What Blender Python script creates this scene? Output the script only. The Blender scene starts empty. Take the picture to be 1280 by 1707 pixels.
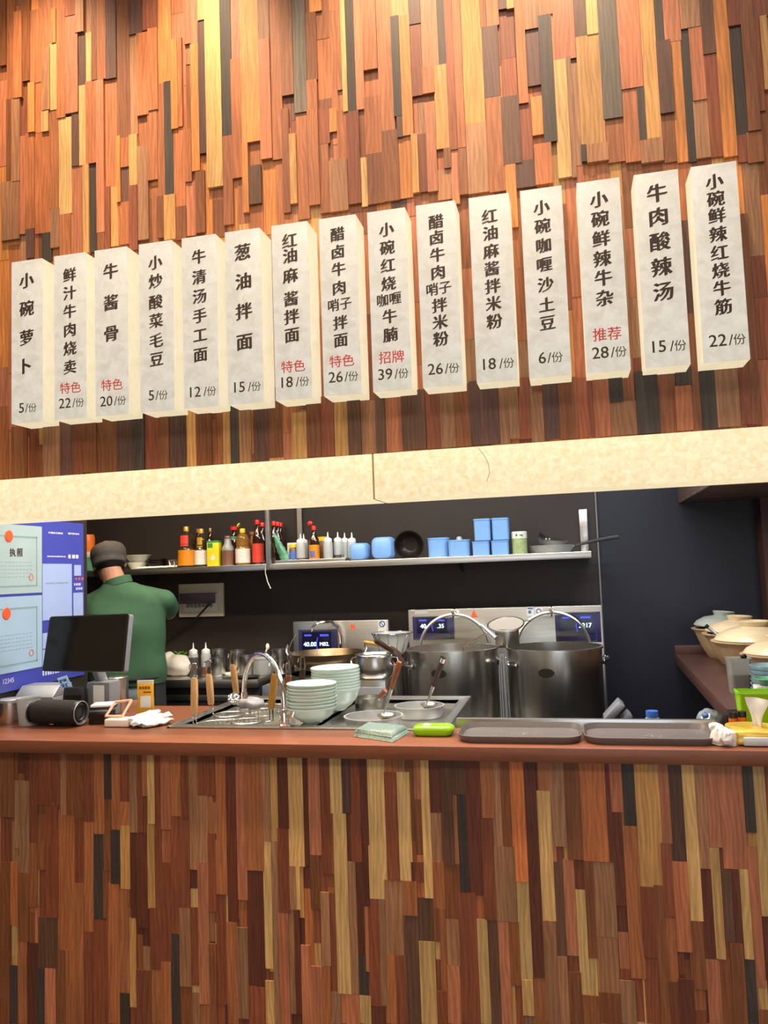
import bpy, bmesh, math, random
from mathutils import Vector, Matrix, noise
random.seed(7)
PI = math.pi
SC = bpy.context.scene
COL = SC.collection

# ------------------------------------------------------------------ camera, world, exposure
cam_data = bpy.data.cameras.new('camera')
cam = bpy.data.objects.new('camera', cam_data)
COL.objects.link(cam)
cam_data.sensor_fit = 'VERTICAL'
cam_data.sensor_height = 24.0
cam_data.lens = 18.513
cam_data.clip_start = 0.05
YAW, PITCH, ROLL = 0.224915, 0.076561, -0.035467
fw = Vector((-math.sin(YAW) * math.cos(PITCH), math.cos(YAW) * math.cos(PITCH), math.sin(PITCH)))
r0 = Vector((math.cos(YAW), math.sin(YAW), 0))
u0 = r0.cross(fw)
rt = r0 * math.cos(ROLL) + u0 * math.sin(ROLL)
up = -r0 * math.sin(ROLL) + u0 * math.cos(ROLL)
cam.matrix_world = Matrix(((rt.x, up.x, -fw.x, 0), (rt.y, up.y, -fw.y, -2.5), (rt.z, up.z, -fw.z, 1.6), (0, 0, 0, 1)))
SC.camera = cam

SC.view_settings.view_transform = 'Standard'
SC.view_settings.look = 'None'
SC.view_settings.gamma = 1.0
SC.view_settings.use_curve_mapping = False
SC.view_settings.exposure = 0.0

world = bpy.data.worlds.new('world')
SC.world = world
world.use_nodes = True
world.node_tree.nodes['Background'].inputs[0].default_value = (0.9, 0.86, 0.8, 1)
world.node_tree.nodes['Background'].inputs[1].default_value = 0.10


def lamp(name, kind, loc, energy, color, target=None, **kw):
    d = bpy.data.lights.new(name, kind)
    d.energy = energy
    d.color = color
    for k, v in kw.items():
        setattr(d, k, v)
    o = bpy.data.objects.new(name, d)
    COL.objects.link(o)
    o.location = loc
    if target is not None:
        o.rotation_euler = (Vector(target) - Vector(loc)).to_track_quat('-Z', 'Y').to_euler()
    return o


WARM = (1.0, 0.74, 0.49)
# unseen accent downlights assumed in the dining room ceiling, washing the planked wall
for lx in (-1.86, -1.24, -0.52, 0.06):
    lamp('wall_washer', 'SPOT', (lx, -0.42, 4.60), 300, WARM, (lx, 0.02, 3.2), spot_size=0.80, spot_blend=0.9, shadow_soft_size=0.05)
# large unseen ceiling panels, assumed for soft light over the dining room
lamp('assumed_dining_panel', 'AREA', (-1.2, -3.4, 4.74), 125, (1.0, 0.9, 0.78), (-1.2, -3.4, 0), shape='RECTANGLE', size=3.6, size_y=1.2)
lamp('assumed_counter_panel', 'AREA', (0.1, -1.5, 4.74), 45, (1.0, 0.84, 0.68), (0.1, -1.5, 0), shape='RECTANGLE', size=3.0, size_y=0.5)
# fill strip, then unseen, assumed kitchen ceiling lamps: warm at the left, daylight white at the right
lamp('worktop_fill', 'AREA', (-0.7, 0.47, 2.68), 46, (1.0, 0.9, 0.78), (-0.7, 0.42, 0), shape='RECTANGLE', size=3.2, size_y=0.08)  # unseen strip added to brighten the worktop, bowls and trays
lamp('assumed_kitchen_panel', 'AREA', (-2.2, 0.95, 2.66), 30, (1.0, 0.80, 0.54), (-2.2, 0.95, 0), shape='RECTANGLE', size=0.9, size_y=0.3)
lamp('assumed_kitchen_panel', 'AREA', (-0.9, 0.95, 2.66), 33, (1.0, 0.94, 0.86), (-0.9, 0.95, 0), shape='RECTANGLE', size=1.0, size_y=0.3)
lamp('assumed_kitchen_panel', 'AREA', (0.45, 0.95, 2.66), 32, (0.78, 0.87, 1.0), (0.45, 0.95, 0), shape='RECTANGLE', size=1.0, size_y=0.3)


# ------------------------------------------------------------------ materials
def lin(h):
    h = h.lstrip('#')
    v = [int(h[i:i + 2], 16) / 255 for i in (0, 2, 4)]
    return tuple(c / 12.92 if c <= 0.04045 else ((c + 0.055) / 1.055) ** 2.4 for c in v)


def setin(b, name, val):
    if name in b.inputs:
        b.inputs[name].default_value = val


def mat(name, hexcol, rough=0.5, metal=0.0, var=0.12, scale=18.0, bump=0.0, stretch=(1, 1, 1), trans=0.0, ior=1.45,
        emit=0.0, ecol=None, spec=0.5, coat=0.0, alpha=1.0):
    """principled material whose colour is broken up by an object-space noise"""
    m = bpy.data.materials.new(name)
    m.use_nodes = True
    nt = m.node_tree
    b = nt.nodes['Principled BSDF']
    col = lin(hexcol)
    tc = nt.nodes.new('ShaderNodeTexCoord')
    mp = nt.nodes.new('ShaderNodeMapping')
    mp.inputs['Scale'].default_value = stretch
    nz = nt.nodes.new('ShaderNodeTexNoise')
    nz.inputs['Scale'].default_value = scale
    nz.inputs['Detail'].default_value = 4
    rp = nt.nodes.new('ShaderNodeValToRGB')
    rp.color_ramp.elements[0].position = 0.3
    rp.color_ramp.elements[1].position = 0.7
    rp.color_ramp.elements[0].color = tuple(c * (1 - var) for c in col) + (1,)
    rp.color_ramp.elements[1].color = tuple(min(1, c * (1 + var)) for c in col) + (1,)
    L = nt.links.new
    L(tc.outputs['Object'], mp.inputs[0])
    L(mp.outputs[0], nz.inputs[0])
    L(nz.outputs[0], rp.inputs[0])
    L(rp.outputs[0], b.inputs['Base Color'])
    setin(b, 'Roughness', rough)
    setin(b, 'Metallic', metal)
    setin(b, 'Transmission Weight', trans)
    setin(b, 'IOR', ior)
    setin(b, 'Specular IOR Level', spec)
    setin(b, 'Coat Weight', coat)
    setin(b, 'Alpha', alpha)
    if emit:
        L(rp.outputs[0], b.inputs['Emission Color'])
        if ecol:
            nt.links.remove(b.inputs['Emission Color'].links[0])
            b.inputs['Emission Color'].default_value = lin(ecol) + (1,)
        b.inputs['Emission Strength'].default_value = emit
    if bump:
        bp = nt.nodes.new('ShaderNodeBump')
        bp.inputs['Strength'].default_value = bump
        bp.inputs['Distance'].default_value = 0.002
        L(nz.outputs[0], bp.inputs['Height'])
        L(bp.outputs[0], b.inputs['Normal'])
    return m


def lit_stone(name, dark, light, strength, scale=26.0):
    """translucent mottled panel lit from behind"""
    m = bpy.data.materials.new(name)
    m.use_nodes = True
    nt = m.node_tree
    b = nt.nodes['Principled BSDF']
    L = nt.links.new
    tc = nt.nodes.new('ShaderNodeTexCoord')
    n1 = nt.nodes.new('ShaderNodeTexNoise')
    n1.inputs['Scale'].default_value = scale
    n1.inputs['Detail'].default_value = 7
    n1.inputs['Roughness'].default_value = 0.62
    n1.inputs['Distortion'].default_value = 0.8
    L(tc.outputs['Object'], n1.inputs[0])
    rp = nt.nodes.new('ShaderNodeValToRGB')
    rp.color_ramp.elements[0].position = 0.34
    rp.color_ramp.elements[1].position = 0.62
    rp.color_ramp.elements[0].color = lin(dark) + (1,)
    rp.color_ramp.elements[1].color = lin(light) + (1,)
    L(n1.outputs[0], rp.inputs[0])
    L(rp.outputs[0], b.inputs['Emission Color'])
    b.inputs['Emission Strength'].default_value = strength
    b.inputs['Base Color'].default_value = tuple(0.18 * c for c in lin(light)) + (1,)
    b.inputs['Roughness'].default_value = 0.45
    return m


def plank_wood():
    m = bpy.data.materials.new('reclaimed_planks')
    m.use_nodes = True
    nt = m.node_tree
    b = nt.nodes['Principled BSDF']
    L = nt.links.new
    N = nt.nodes.new
    at = N('ShaderNodeAttribute')
    at.attribute_name = 'plank_color'
    rd = N('ShaderNodeAttribute')
    rd.attribute_name = 'plank_seed'
    tc = N('ShaderNodeTexCoord')
    off = N('ShaderNodeVectorMath')
    off.operation = 'MULTIPLY_ADD'
    off.inputs[1].default_value = (1, 1, 1)
    L(tc.outputs['Object'], off.inputs[0])
    sc = N('ShaderNodeVectorMath')
    sc.operation = 'SCALE'
    sc.inputs[0].default_value = (7.3, 3.1, 11.7)
    L(rd.outputs['Fac'], sc.inputs['Scale'])
    L(sc.outputs[0], off.inputs[2])
    mp = N('ShaderNodeMapping')
    mp.inputs['Scale'].default_value = (1.0, 1.0, 0.07)
    L(off.outputs[0], mp.inputs[0])
    n1 = N('ShaderNodeTexNoise')
    n1.inputs['Scale'].default_value = 95
    n1.inputs['Detail'].default_value = 6
    n1.inputs['Roughness'].default_value = 0.6
    L(mp.outputs[0], n1.inputs[0])
    # cathedral figure
    mp2 = N('ShaderNodeMapping')
    mp2.inputs['Scale'].default_value = (1.0, 1.0, 0.22)
    L(off.outputs[0], mp2.inputs[0])
    wv = N('ShaderNodeTexWave')
    wv.bands_direction = 'X'
    wv.inputs['Scale'].default_value = 22
    wv.inputs['Distortion'].default_value = 14
    wv.inputs['Detail'].default_value = 3
    wv.inputs['Detail Scale'].default_value = 0.7
    L(mp2.outputs[0], wv.inputs[0])
    n3 = N('ShaderNodeTexNoise')
    n3.inputs['Scale'].default_value = 9
    n3.inputs['Detail'].default_value = 2
    L(mp2.outputs[0], n3.inputs[0])
    r1 = N('ShaderNodeMapRange')
    r1.inputs[1].default_value = 0.3
    r1.inputs[2].default_value = 0.7
    r1.inputs[3].default_value = 0.74
    r1.inputs[4].default_value = 1.18
    L(n1.outputs[0], r1.inputs[0])
    r2 = N('ShaderNodeMapRange')
    r2.inputs[3].default_value = 0.84
    r2.inputs[4].default_value = 1.08
    L(wv.outputs['Fac'], r2.inputs[0])
    r3 = N('ShaderNodeMapRange')
    r3.inputs[1].default_value = 0.3
    r3.inputs[2].default_value = 0.7
    r3.inputs[3].default_value = 0.84
    r3.inputs[4].default_value = 1.16
    L(n3.outputs[0], r3.inputs[0])
    a = N('ShaderNodeMath')
    a.operation = 'MULTIPLY'
    L(r1.outputs[0], a.inputs[0])
    L(r2.outputs[0], a.inputs[1])
    a2 = N('ShaderNodeMath')
    a2.operation = 'MULTIPLY'
    L(a.outputs[0], a2.inputs[0])
    L(r3.outputs[0], a2.inputs[1])
    mx = N('ShaderNodeVectorMath')
    mx.operation = 'SCALE'
    L(at.outputs['Color'], mx.inputs[0])
    L(a2.outputs[0], mx.inputs['Scale'])
    L(mx.outputs[0], b.inputs['Base Color'])
    bp = N('ShaderNodeBump')
    bp.inputs['Strength'].default_value = 0.25
    bp.inputs['Distance'].default_value = 0.001
    L(n1.outputs[0], bp.inputs['Height'])
    L(bp.outputs[0], b.inputs['Normal'])
    b.inputs['Roughness'].default_value = 0.5
    setin(b, 'Specular IOR Level', 0.35)
    return m


M = dict(
    planks=plank_wood(),
    side_worktop=mat('dark_side_worktop', '#4f352e', 0.36, var=0.16, scale=14, stretch=(4, 0.3, 4), bump=0.1),
    worktop=mat('brown_worktop', '#74432c', 0.38, var=0.16, scale=14, stretch=(0.3, 4, 4), bump=0.1),
    steel=mat('brushed_steel', '#c9c6c0', 0.3, 1.0, var=0.08, scale=30, stretch=(0.2, 6, 6)),
    steel2=mat('pot_steel', '#c4c1bb', 0.27, 1.0, var=0.07, scale=25, stretch=(6, 6, 0.25)),
    chrome=mat('chrome', '#e6e6e6', 0.08, 1.0, var=0.02),
    alu=mat('cast_aluminium', '#c6c7c5', 0.48, 0.75, var=0.08, scale=40),
    dark_wall=mat('dark_laminate', '#302a27', 0.42, var=0.08, scale=4, spec=0.3),
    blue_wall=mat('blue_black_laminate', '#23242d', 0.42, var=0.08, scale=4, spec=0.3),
    dark_metal=mat('dark_grey_metal', '#3b3b3d', 0.45, 0.6, var=0.1),
    black=mat('black_plastic', '#1d1b1a', 0.38, var=0.15, scale=60),
    fabric_black=mat('black_speaker_cloth', '#211d1b', 0.85, var=0.3, scale=400, bump=0.4),
    screen=mat('dark_screen', '#15120f', 0.12, var=0.1, scale=4),
    grey=mat('grey_plastic', '#77777a', 0.45, var=0.08),
    silver=mat('silver_plastic', '#9c9ea2', 0.35, 0.5, var=0.06),
    white=mat('white_plastic', '#dcdad4', 0.45, var=0.05),
    paper=mat('white_paper', '#e4e2dd', 0.8, var=0.06, scale=30),
    cream=mat('cream_plastic', '#e6d9c6', 0.45, var=0.05),
    ceramic=mat('pale_green_porcelain', '#c6d8cd', 0.14, var=0.05, scale=12, coat=0.3),
    ceramic_in=mat('cream_porcelain', '#dfe0cf', 0.16, var=0.04, scale=12, coat=0.3),
    blue_bowl=mat('grey_blue_porcelain', '#88a3ad', 0.2, var=0.06),
    clay=mat('tan_stoneware', '#b49a76', 0.42, var=0.12, scale=25, coat=0.15),
    clay_lid=mat('pale_stoneware_glaze', '#d2bd98', 0.33, var=0.1, scale=20, coat=0.3),
    clay_blue=mat('grey_green_glaze', '#a3aaa0', 0.3, var=0.1, scale=20, coat=0.3),
    wood_handle=mat('light_wood_handle', '#b98e5c', 0.55, var=0.22, scale=30, stretch=(4, 4, 0.4)),
    wood_yellow=mat('yellow_wood_handle', '#bb8733', 0.5, var=0.2, scale=30, stretch=(4, 4, 0.4)),
    wood_brown=mat('brown_wood_handle', '#8a4c2c', 0.45, var=0.25, scale=30, stretch=(4, 4, 0.4)),
    wood_dark=mat('dark_wood_handle', '#3f2b22', 0.45, var=0.25, scale=30),
    tray=mat('grey_brown_tray', '#655c58', 0.4, var=0.1, scale=220, bump=0.15),
    lime=mat('lime_plastic', '#97d016', 0.3, var=0.06, spec=0.6),
    lime_clear=mat('clear_lime_plastic', '#aadf2e', 0.15, var=0.06, trans=0.35),
    towel=mat('grey_green_towel', '#73847b', 0.95, var=0.5, scale=260, bump=1.0),
    blue_tub=mat('frosted_blue_plastic', '#6f9bd0', 0.4, var=0.05, scale=10, trans=0.12),
    clear=mat('clear_glass', '#f2f4f2', 0.04, var=0.01, trans=1.0),
    frosted=mat('frosted_plastic', '#d6d8d5', 0.3, var=0.04, trans=0.7),
    frosted_body=mat('squeeze_bottle_plastic', '#b9bfbd', 0.4, var=0.06, trans=0.3),
    sauce=mat('dark_sauce', '#4c4640', 0.35, var=0.1),
    sauce_brown=mat('brown_sauce', '#6c4a38', 0.35, var=0.1),
    soy=mat('dark_soy_bottle', '#2a160b', 0.1, var=0.2, coat=0.4),
    oil=mat('oil_bottle', '#a87a34', 0.08, var=0.1, trans=0.55),
    clearsoy=mat('clear_bottle_neck', '#5a4a34', 0.05, var=0.1, trans=0.7),
    amber=mat('amber_label', '#c67a14', 0.4, var=0.15, scale=60),
    orange=mat('orange_plastic', '#e0701c', 0.4, var=0.1),
    gold=mat('gold_cap', '#c79a3e', 0.3, 0.4, var=0.1),
    red=mat('red_plastic', '#c8261c', 0.35, var=0.08),
    redlabel=mat('red_label', '#c23a2a', 0.5, var=0.2, scale=90),
    yellow=mat('yellow_carton', '#cfbb14', 0.5, var=0.06),
    yellowcap=mat('yellow_cap', '#d3b21c', 0.35, var=0.06),
    greenp=mat('green_print', '#2c7a3e', 0.5, var=0.1),
    bag_green=mat('green_plastic_bag', '#5f9b78', 0.3, var=0.35, scale=25, trans=0.25, bump=0.6),
    bag_white=mat('white_plastic_bag', '#d8cfbf', 0.4, var=0.1, scale=14, bump=0.5),
    leaf=mat('green_leaf', '#5c8a2e', 0.5, var=0.3, scale=40),
    label_white=mat('pale_label', '#c9c4ba', 0.6, var=0.15, scale=80),
    label_blue=mat('blue_label', '#4c62a4', 0.5, var=0.15, scale=80),
    wok=mat('seasoned_wok', '#75634a', 0.36, 0.85, var=0.3, scale=10),
    blackiron=mat('black_iron', '#211c1a', 0.35, 0.5, var=0.2, scale=12),
    emblem=mat('dark_oval_label', '#1c1a14', 0.4, var=0.5, scale=120),
    ink=mat('dark_brown_ink', '#33231a', 0.7, var=0.06),
    ink_red=mat('red_ink', '#b52a2a', 0.7, var=0.06),
    board=mat('blue_notice_board', '#3d44a0', 0.4, var=0.05, scale=3),
    board_text=mat('white_print', '#c9ccf0', 0.6, var=0.03),
    cert=mat('certificate_paper', '#9db1b5', 0.35, var=0.04, scale=6, coat=0.3),
    cert2=mat('pale_blue_certificate', '#98b3ca', 0.35, var=0.04, scale=6, coat=0.3),
    sheet=mat('lilac_paper', '#97a9d6', 0.5, var=0.03, scale=6),
    certline=mat('certificate_border', '#7d97a0', 0.6, var=0.05),
    qr_yellow=mat('yellow_card', '#e0a528', 0.4, var=0.05),
    sticker_red=mat('orange_red_sticker', '#e0542c', 0.5, var=0.05),
    sticker_blue=mat('blue_print', '#3c5f9a', 0.5, var=0.05),
    display=mat('control_display', '#15142e', 0.15, var=0.1, scale=6),
    disp_frame=mat('navy_panel', '#2b2a52', 0.3, var=0.08),
    glow=mat('glowing_digits', '#bfe4ff', 0.5, emit=2.2, var=0.02),
    glowblue=mat('glowing_blue_marks', '#3a42f0', 0.5, emit=1.4, var=0.02),
    skin=mat('skin', '#b98468', 0.5, var=0.08, scale=20),
    hair=mat('black_hair', '#17120f', 0.6, var=0.2, scale=90),
    polo=mat('green_polo_cloth', '#32543b', 0.85, var=0.12, scale=14, bump=0.3),
    capcloth=mat('charcoal_cap_cloth', '#3b3734', 0.9, var=0.15, scale=30, bump=0.3),
    apron=mat('dark_apron_cloth', '#22241f', 0.9, var=0.15, scale=20),
    trousers=mat('grey_blue_trousers', '#7f8c8e', 0.9, var=0.12, scale=20),
    shoe=mat('black_shoes', '#171513', 0.5, var=0.1),
    breaker=mat('cream_breaker_box', '#bcb5a0', 0.4, var=0.05),
    purple=mat('purple_tinted_cover', '#6f5f78', 0.15, var=0.05, trans=0.4),
    foil=mat('gold_wrap', '#d9b54e', 0.28, 0.35, var=0.25, scale=14, bump=0.8),
    water=mat('noodle_water', '#8a867a', 0.06, var=0.1, scale=12, trans=0.3),
    soup=mat('cloudy_broth', '#6f665a', 0.2, var=0.35, scale=40),
    foodwaste=mat('grey_wet_cloth', '#8d8a8c', 0.6, var=0.3, scale=30, bump=0.8),
    plaster=mat('warm_white_plaster', '#b9ab97', 0.85, var=0.05, scale=5),
    floortile=mat('grey_floor_tile', '#7d756c', 0.35, var=0.1, scale=3),
    soffit=mat('dark_brown_boards', '#5a463f', 0.5, var=0.3, scale=10, stretch=(0.4, 6, 6)),
    postwood=mat('dark_red_brown_post', '#4a2f2a', 0.45, var=0.2, scale=12),
    trim=mat('grey_trim_strip', '#77746f', 0.35, 0.6, var=0.05),
    daylight=mat('glowing_window_pane', '#dfe9f6', 0.1, emit=3.2, var=0.02),  # emissive pane of the assumed windows, added for light
    seam=mat('fascia_joint', '#9a7d4c', 0.5, var=0.05),
    sign_face=lit_stone('sign_face_lit_marble', '#cdc3b0', '#e2dacb', 0.86, 22),
    sign_side=lit_stone('sign_side_lit_marble', '#eddcb4', '#f6e8c8', 0.86, 14),
    fascia=lit_stone('fascia_lit_marble', '#e4cd9a', '#f7e8c0', 1.0, 44),
)


# ------------------------------------------------------------------ mesh helpers
def obj(name, bm, m, parent=None, smooth=0.6, loc=None):
    me = bpy.data.meshes.new(name)
    bmesh.ops.recalc_face_normals(bm, faces=bm.faces)
    bm.to_mesh(me)
    bm.free()
    if smooth:
        me.shade_smooth()
        me.set_sharp_from_angle(angle=smooth)
    me.materials.append(m)
    o = bpy.data.objects.new(name, me)
    COL.objects.link(o)
    if parent is not None:
        o.parent = parent
    if loc is not None:
        o.location = loc
    return o


def tag(o, label, cat, group=None):
    o['label'] = label
    o['category'] = cat
    if group:
        o['group'] = group
    return o


def thing(name, label, cat, loc=(0, 0, 0), rz=0.0, group=None):
    o = bpy.data.objects.new(name, None)
    o.empty_display_size = 0.05
    COL.objects.link(o)
    o.location = loc
    o.rotation_euler = (0, 0, rz)
    return tag(o, label, cat, group)


def one(name, bm, m, label, cat, loc=(0, 0, 0), rz=0.0, group=None, smooth=0.6):
    o = obj(name, bm, m, None, smooth, loc)
    o.rotation_euler = (0, 0, rz)
    return tag(o, label, cat, group)


def struct(name, bm, m, smooth=0.6):
    o = obj(name, bm, m, None, smooth)
    o['kind'] = 'structure'
    return o


def copy_tree(o, parent=None):
    c = o.copy()
    COL.objects.link(c)
    if parent is not None:
        c.parent = parent
    for ch in list(o.children):
        copy_tree(ch, c)
    return c


def NB():
    return bmesh.new()


def box(bm, x0, x1, y0, y1, z0, z1, bev=0.0, mtx=None, seg=2):
    t = bmesh.new()
    bmesh.ops.create_cube(t, size=1.0)
    for v in t.verts:
        v.co = Vector((x0 + (v.co.x + .5) * (x1 - x0), y0 + (v.co.y + .5) * (y1 - y0), z0 + (v.co.z + .5) * (z1 - z0)))
    if bev:
        bmesh.ops.bevel(t, geom=list(t.edges), offset=bev, segments=seg, affect='EDGES', profile=0.5)
    merge(bm, t, mtx)
    return bm


def merge(bm, t, mtx=None):
    if mtx is not None:
        bmesh.ops.transform(t, matrix=mtx, verts=t.verts)
    me = bpy.data.meshes.new('tmp')
    t.to_mesh(me)
    t.free()
    bm.from_mesh(me)
    bpy.data.meshes.remove(me)


def lathe(bm, prof, c=(0, 0, 0), seg=32, mtx=None, sx=1.0, sy=1.0):
    t = bmesh.new()
    rings = []
    for r, z in prof:
        if r < 1e-6:
            rings.append([t.verts.new((c[0], c[1], c[2] + z))])
        else:
            rings.append([t.verts.new((c[0] + sx * r * math.cos(2 * PI * k / seg), c[1] + sy * r * math.sin(2 * PI * k / seg), c[2] + z)) for k in range(seg)])
    for a, b in zip(rings, rings[1:]):
        for k in range(seg):
            k2 = (k + 1) % seg
            if len(a) == 1 and len(b) == 1:
                continue
            if len(a) == 1:
                t.faces.new((a[0], b[k], b[k2]))
            elif len(b) == 1:
                t.faces.new((a[k], a[k2], b[0]))
            else:
                t.faces.new((a[k], a[k2], b[k2], b[k]))
    merge(bm, t, mtx)
    return bm


def tube(bm, pts, r, seg=8, closed=False, mtx=None, flat=1.0):
    t = bmesh.new()
    pts = [Vector(p) for p in pts]
    n = len(pts)
    rad = r if isinstance(r, (list, tuple)) else [r] * n
    rings = []
    ref = None
    for i, p in enumerate(pts):
        if closed:
            d = pts[(i + 1) % n] - pts[i - 1]
        else:
            d = pts[min(i + 1, n - 1)] - pts[max(i - 1, 0)]
        d.normalize()
        if ref is None:
            ref = Vector((0, 0, 1)) if abs(d.z) < 0.9 else Vector((1, 0, 0))
        a = (ref - d * ref.dot(d)).normalized()
        b = d.cross(a)
        ref = a
        rings.append([t.verts.new(p + a * rad[i] * math.cos(2 * PI * k / seg) + b * rad[i] * flat * math.sin(2 * PI * k / seg)) for k in range(seg)])
    prs = list(zip(rings, rings[1:]))
    if closed:
        prs.append((rings[-1], rings[0]))
    for a, b in prs:
        for k in range(seg):
            k2 = (k + 1) % seg
            t.faces.new((a[k], a[k2], b[k2], b[k]))
    if not closed:
        t.faces.new(list(reversed(rings[0])))
        t.faces.new(rings[-1])
    merge(bm, t, mtx)
    return bm


def arc(c, r, a0, a1, n, ax=(1, 0, 0), ay=(0, 0, 1)):
    c, ax, ay = Vector(c), Vector(ax), Vector(ay)
    return [c + ax * r * math.cos(a0 + (a1 - a0) * k / n) + ay * r * math.sin(a0 + (a1 - a0) * k / n) for k in range(n + 1)]


def prism(bm, poly, axis, a, b, bev=0.0, mtx=None):
    """extrude a 2-D outline along an axis: 'x' uses (y,z), 'y' uses (x,z), 'z' uses (x,y)"""
    t = bmesh.new()

    def P(u, v, w):
        return {'x': (w, u, v), 'y': (u, w, v), 'z': (u, v, w)}[axis]
    lo = [t.verts.new(P(u, v, a)) for u, v in poly]
    hi = [t.verts.new(P(u, v, b)) for u, v in poly]
    n = len(poly)
    t.faces.new(lo)
    t.faces.new(list(reversed(hi)))
    for k in range(n):
        t.faces.new((lo[k], hi[k], hi[(k + 1) % n], lo[(k + 1) % n]))
    if bev:
        bmesh.ops.bevel(t, geom=list(t.edges), offset=bev, segments=2, affect='EDGES', profile=0.5)
    merge(bm, t, mtx)
    return bm


def rrect(w, h, r, n=5):
    pts = []
    for cx, cy, a0 in ((w / 2 - r, h / 2 - r, 0), (-w / 2 + r, h / 2 - r, PI / 2), (-w / 2 + r, -h / 2 + r, PI), (w / 2 - r, -h / 2 + r, 1.5 * PI)):
        for k in range(n + 1):
            a = a0 + PI / 2 * k / n
            pts.append((cx + r * math.cos(a), cy + r * math.sin(a)))
    return pts


def loft(bm, sections, cap=True, mtx=None):
    t = bmesh.new()
    rings = [[t.verts.new(p) for p in s] for s in sections]
    n = len(rings[0])
    for a, b in zip(rings, rings[1:]):
        for k in range(n):
            t.faces.new((a[k], a[(k + 1) % n], b[(k + 1) % n], b[k]))
    if cap:
        t.faces.new(list(reversed(rings[0])))
        t.faces.new(rings[-1])
    merge(bm, t, mtx)
    return bm


def ellip(bm, c, rx, ry, rz, mtx=None, u=20, v=14):
    t = bmesh.new()
    bmesh.ops.create_uvsphere(t, u_segments=u, v_segments=v, radius=1.0)
    for q in t.verts:
        q.co = Vector((c[0] + q.co.x * rx, c[1] + q.co.y * ry, c[2] + q.co.z * rz))
    merge(bm, t, mtx)
    return bm


def crumple(bm, amp, freq, seed=0.0):
    for v in bm.verts:
        p = v.co * freq + Vector((seed, seed * 1.7, -seed))
        v.co += Vector((noise.noise(p), noise.noise(p + Vector((31, 0, 0))), noise.noise(p + Vector((0, 57, 0))))) * amp


def T(x, y, z):
    return Matrix.Translation((x, y, z))


def RX(a):
    return Matrix.Rotation(a, 4, 'X')


def RY(a):
    return Matrix.Rotation(a, 4, 'Y')


def RZ(a):
    return Matrix.Rotation(a, 4, 'Z')


def remeshed(name, bm, m, parent, voxel, smooth_it=6, fac=0.5):
    """one continuous skin over overlapping shapes"""
    me = bpy.data.meshes.new(name)
    bm.to_mesh(me)
    bm.free()
    o = bpy.data.objects.new(name, me)
    COL.objects.link(o)
    md = o.modifiers.new('r', 'REMESH')
    md.mode = 'VOXEL'
    md.voxel_size = voxel
    if smooth_it:
        ms = o.modifiers.new('s', 'SMOOTH')
        ms.factor = fac
        ms.iterations = smooth_it
    dg = bpy.context.evaluated_depsgraph_get()
    dg.update()
    new = bpy.data.meshes.new_from_object(o.evaluated_get(dg))
    o.modifiers.clear()
    o.data = new
    bpy.data.meshes.remove(me)
    new.name = name
    new.shade_smooth()
    new.materials.clear()
    new.materials.append(m)
    if parent is not None:
        o.parent = parent
    return o


# writing: glyph outlines of Blender's own built-in font, laid flat on their board
def glyphs(bm, text, size, cx, cz, y, nib=0.0, shear=0.0, align='CENTER', mtx=None, squash=1.0):
    cu = bpy.data.curves.new('tmp', 'FONT')
    cu.body = text
    cu.size = size
    cu.align_x = align
    cu.align_y = 'CENTER'
    cu.resolution_u = 3
    o = bpy.data.objects.new('tmp', cu)
    COL.objects.link(o)
    dg = bpy.context.evaluated_depsgraph_get()
    dg.update()
    me = bpy.data.meshes.new_from_object(o.evaluated_get(dg))
    bpy.data.objects.remove(o)
    bpy.data.curves.remove(cu)
    xs = [v.co.x for v in me.vertices] or [0]
    ys = [v.co.y for v in me.vertices] or [0]
    mx, my = (min(xs) + max(xs)) / 2, (min(ys) + max(ys)) / 2
    if align == 'LEFT':
        mx = 0
    steps = 4 if nib else 1
    for s in range(steps):
        k = (s - (steps - 1) / 2) / max(1, steps - 1)
        t = bmesh.new()
        t.from_mesh(me)
        for v in t.verts:
            x, z = (v.co.x - mx) * squash, v.co.y - my
            z += shear * x
            v.co = Vector((cx + x + k * nib * size, y - 0.00008 * s, cz + z + 0.45 * k * nib * size))
        merge(bm, t, mtx)
    bpy.data.meshes.remove(me)
    return bm


# ------------------------------------------------------------------ plank walls
PAL = dict(O='#a0613b', L='#b5864f', Y='#c19a62', D='#3e352f', P='#5a3d34', B='#7d4b2c', R='#7d442c', M='#5d3122', S='#ad6a4a',
           T='#94694a', G='#be7a40', K='#5f564c', W='#5f4130', X='#b4693a')


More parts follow.
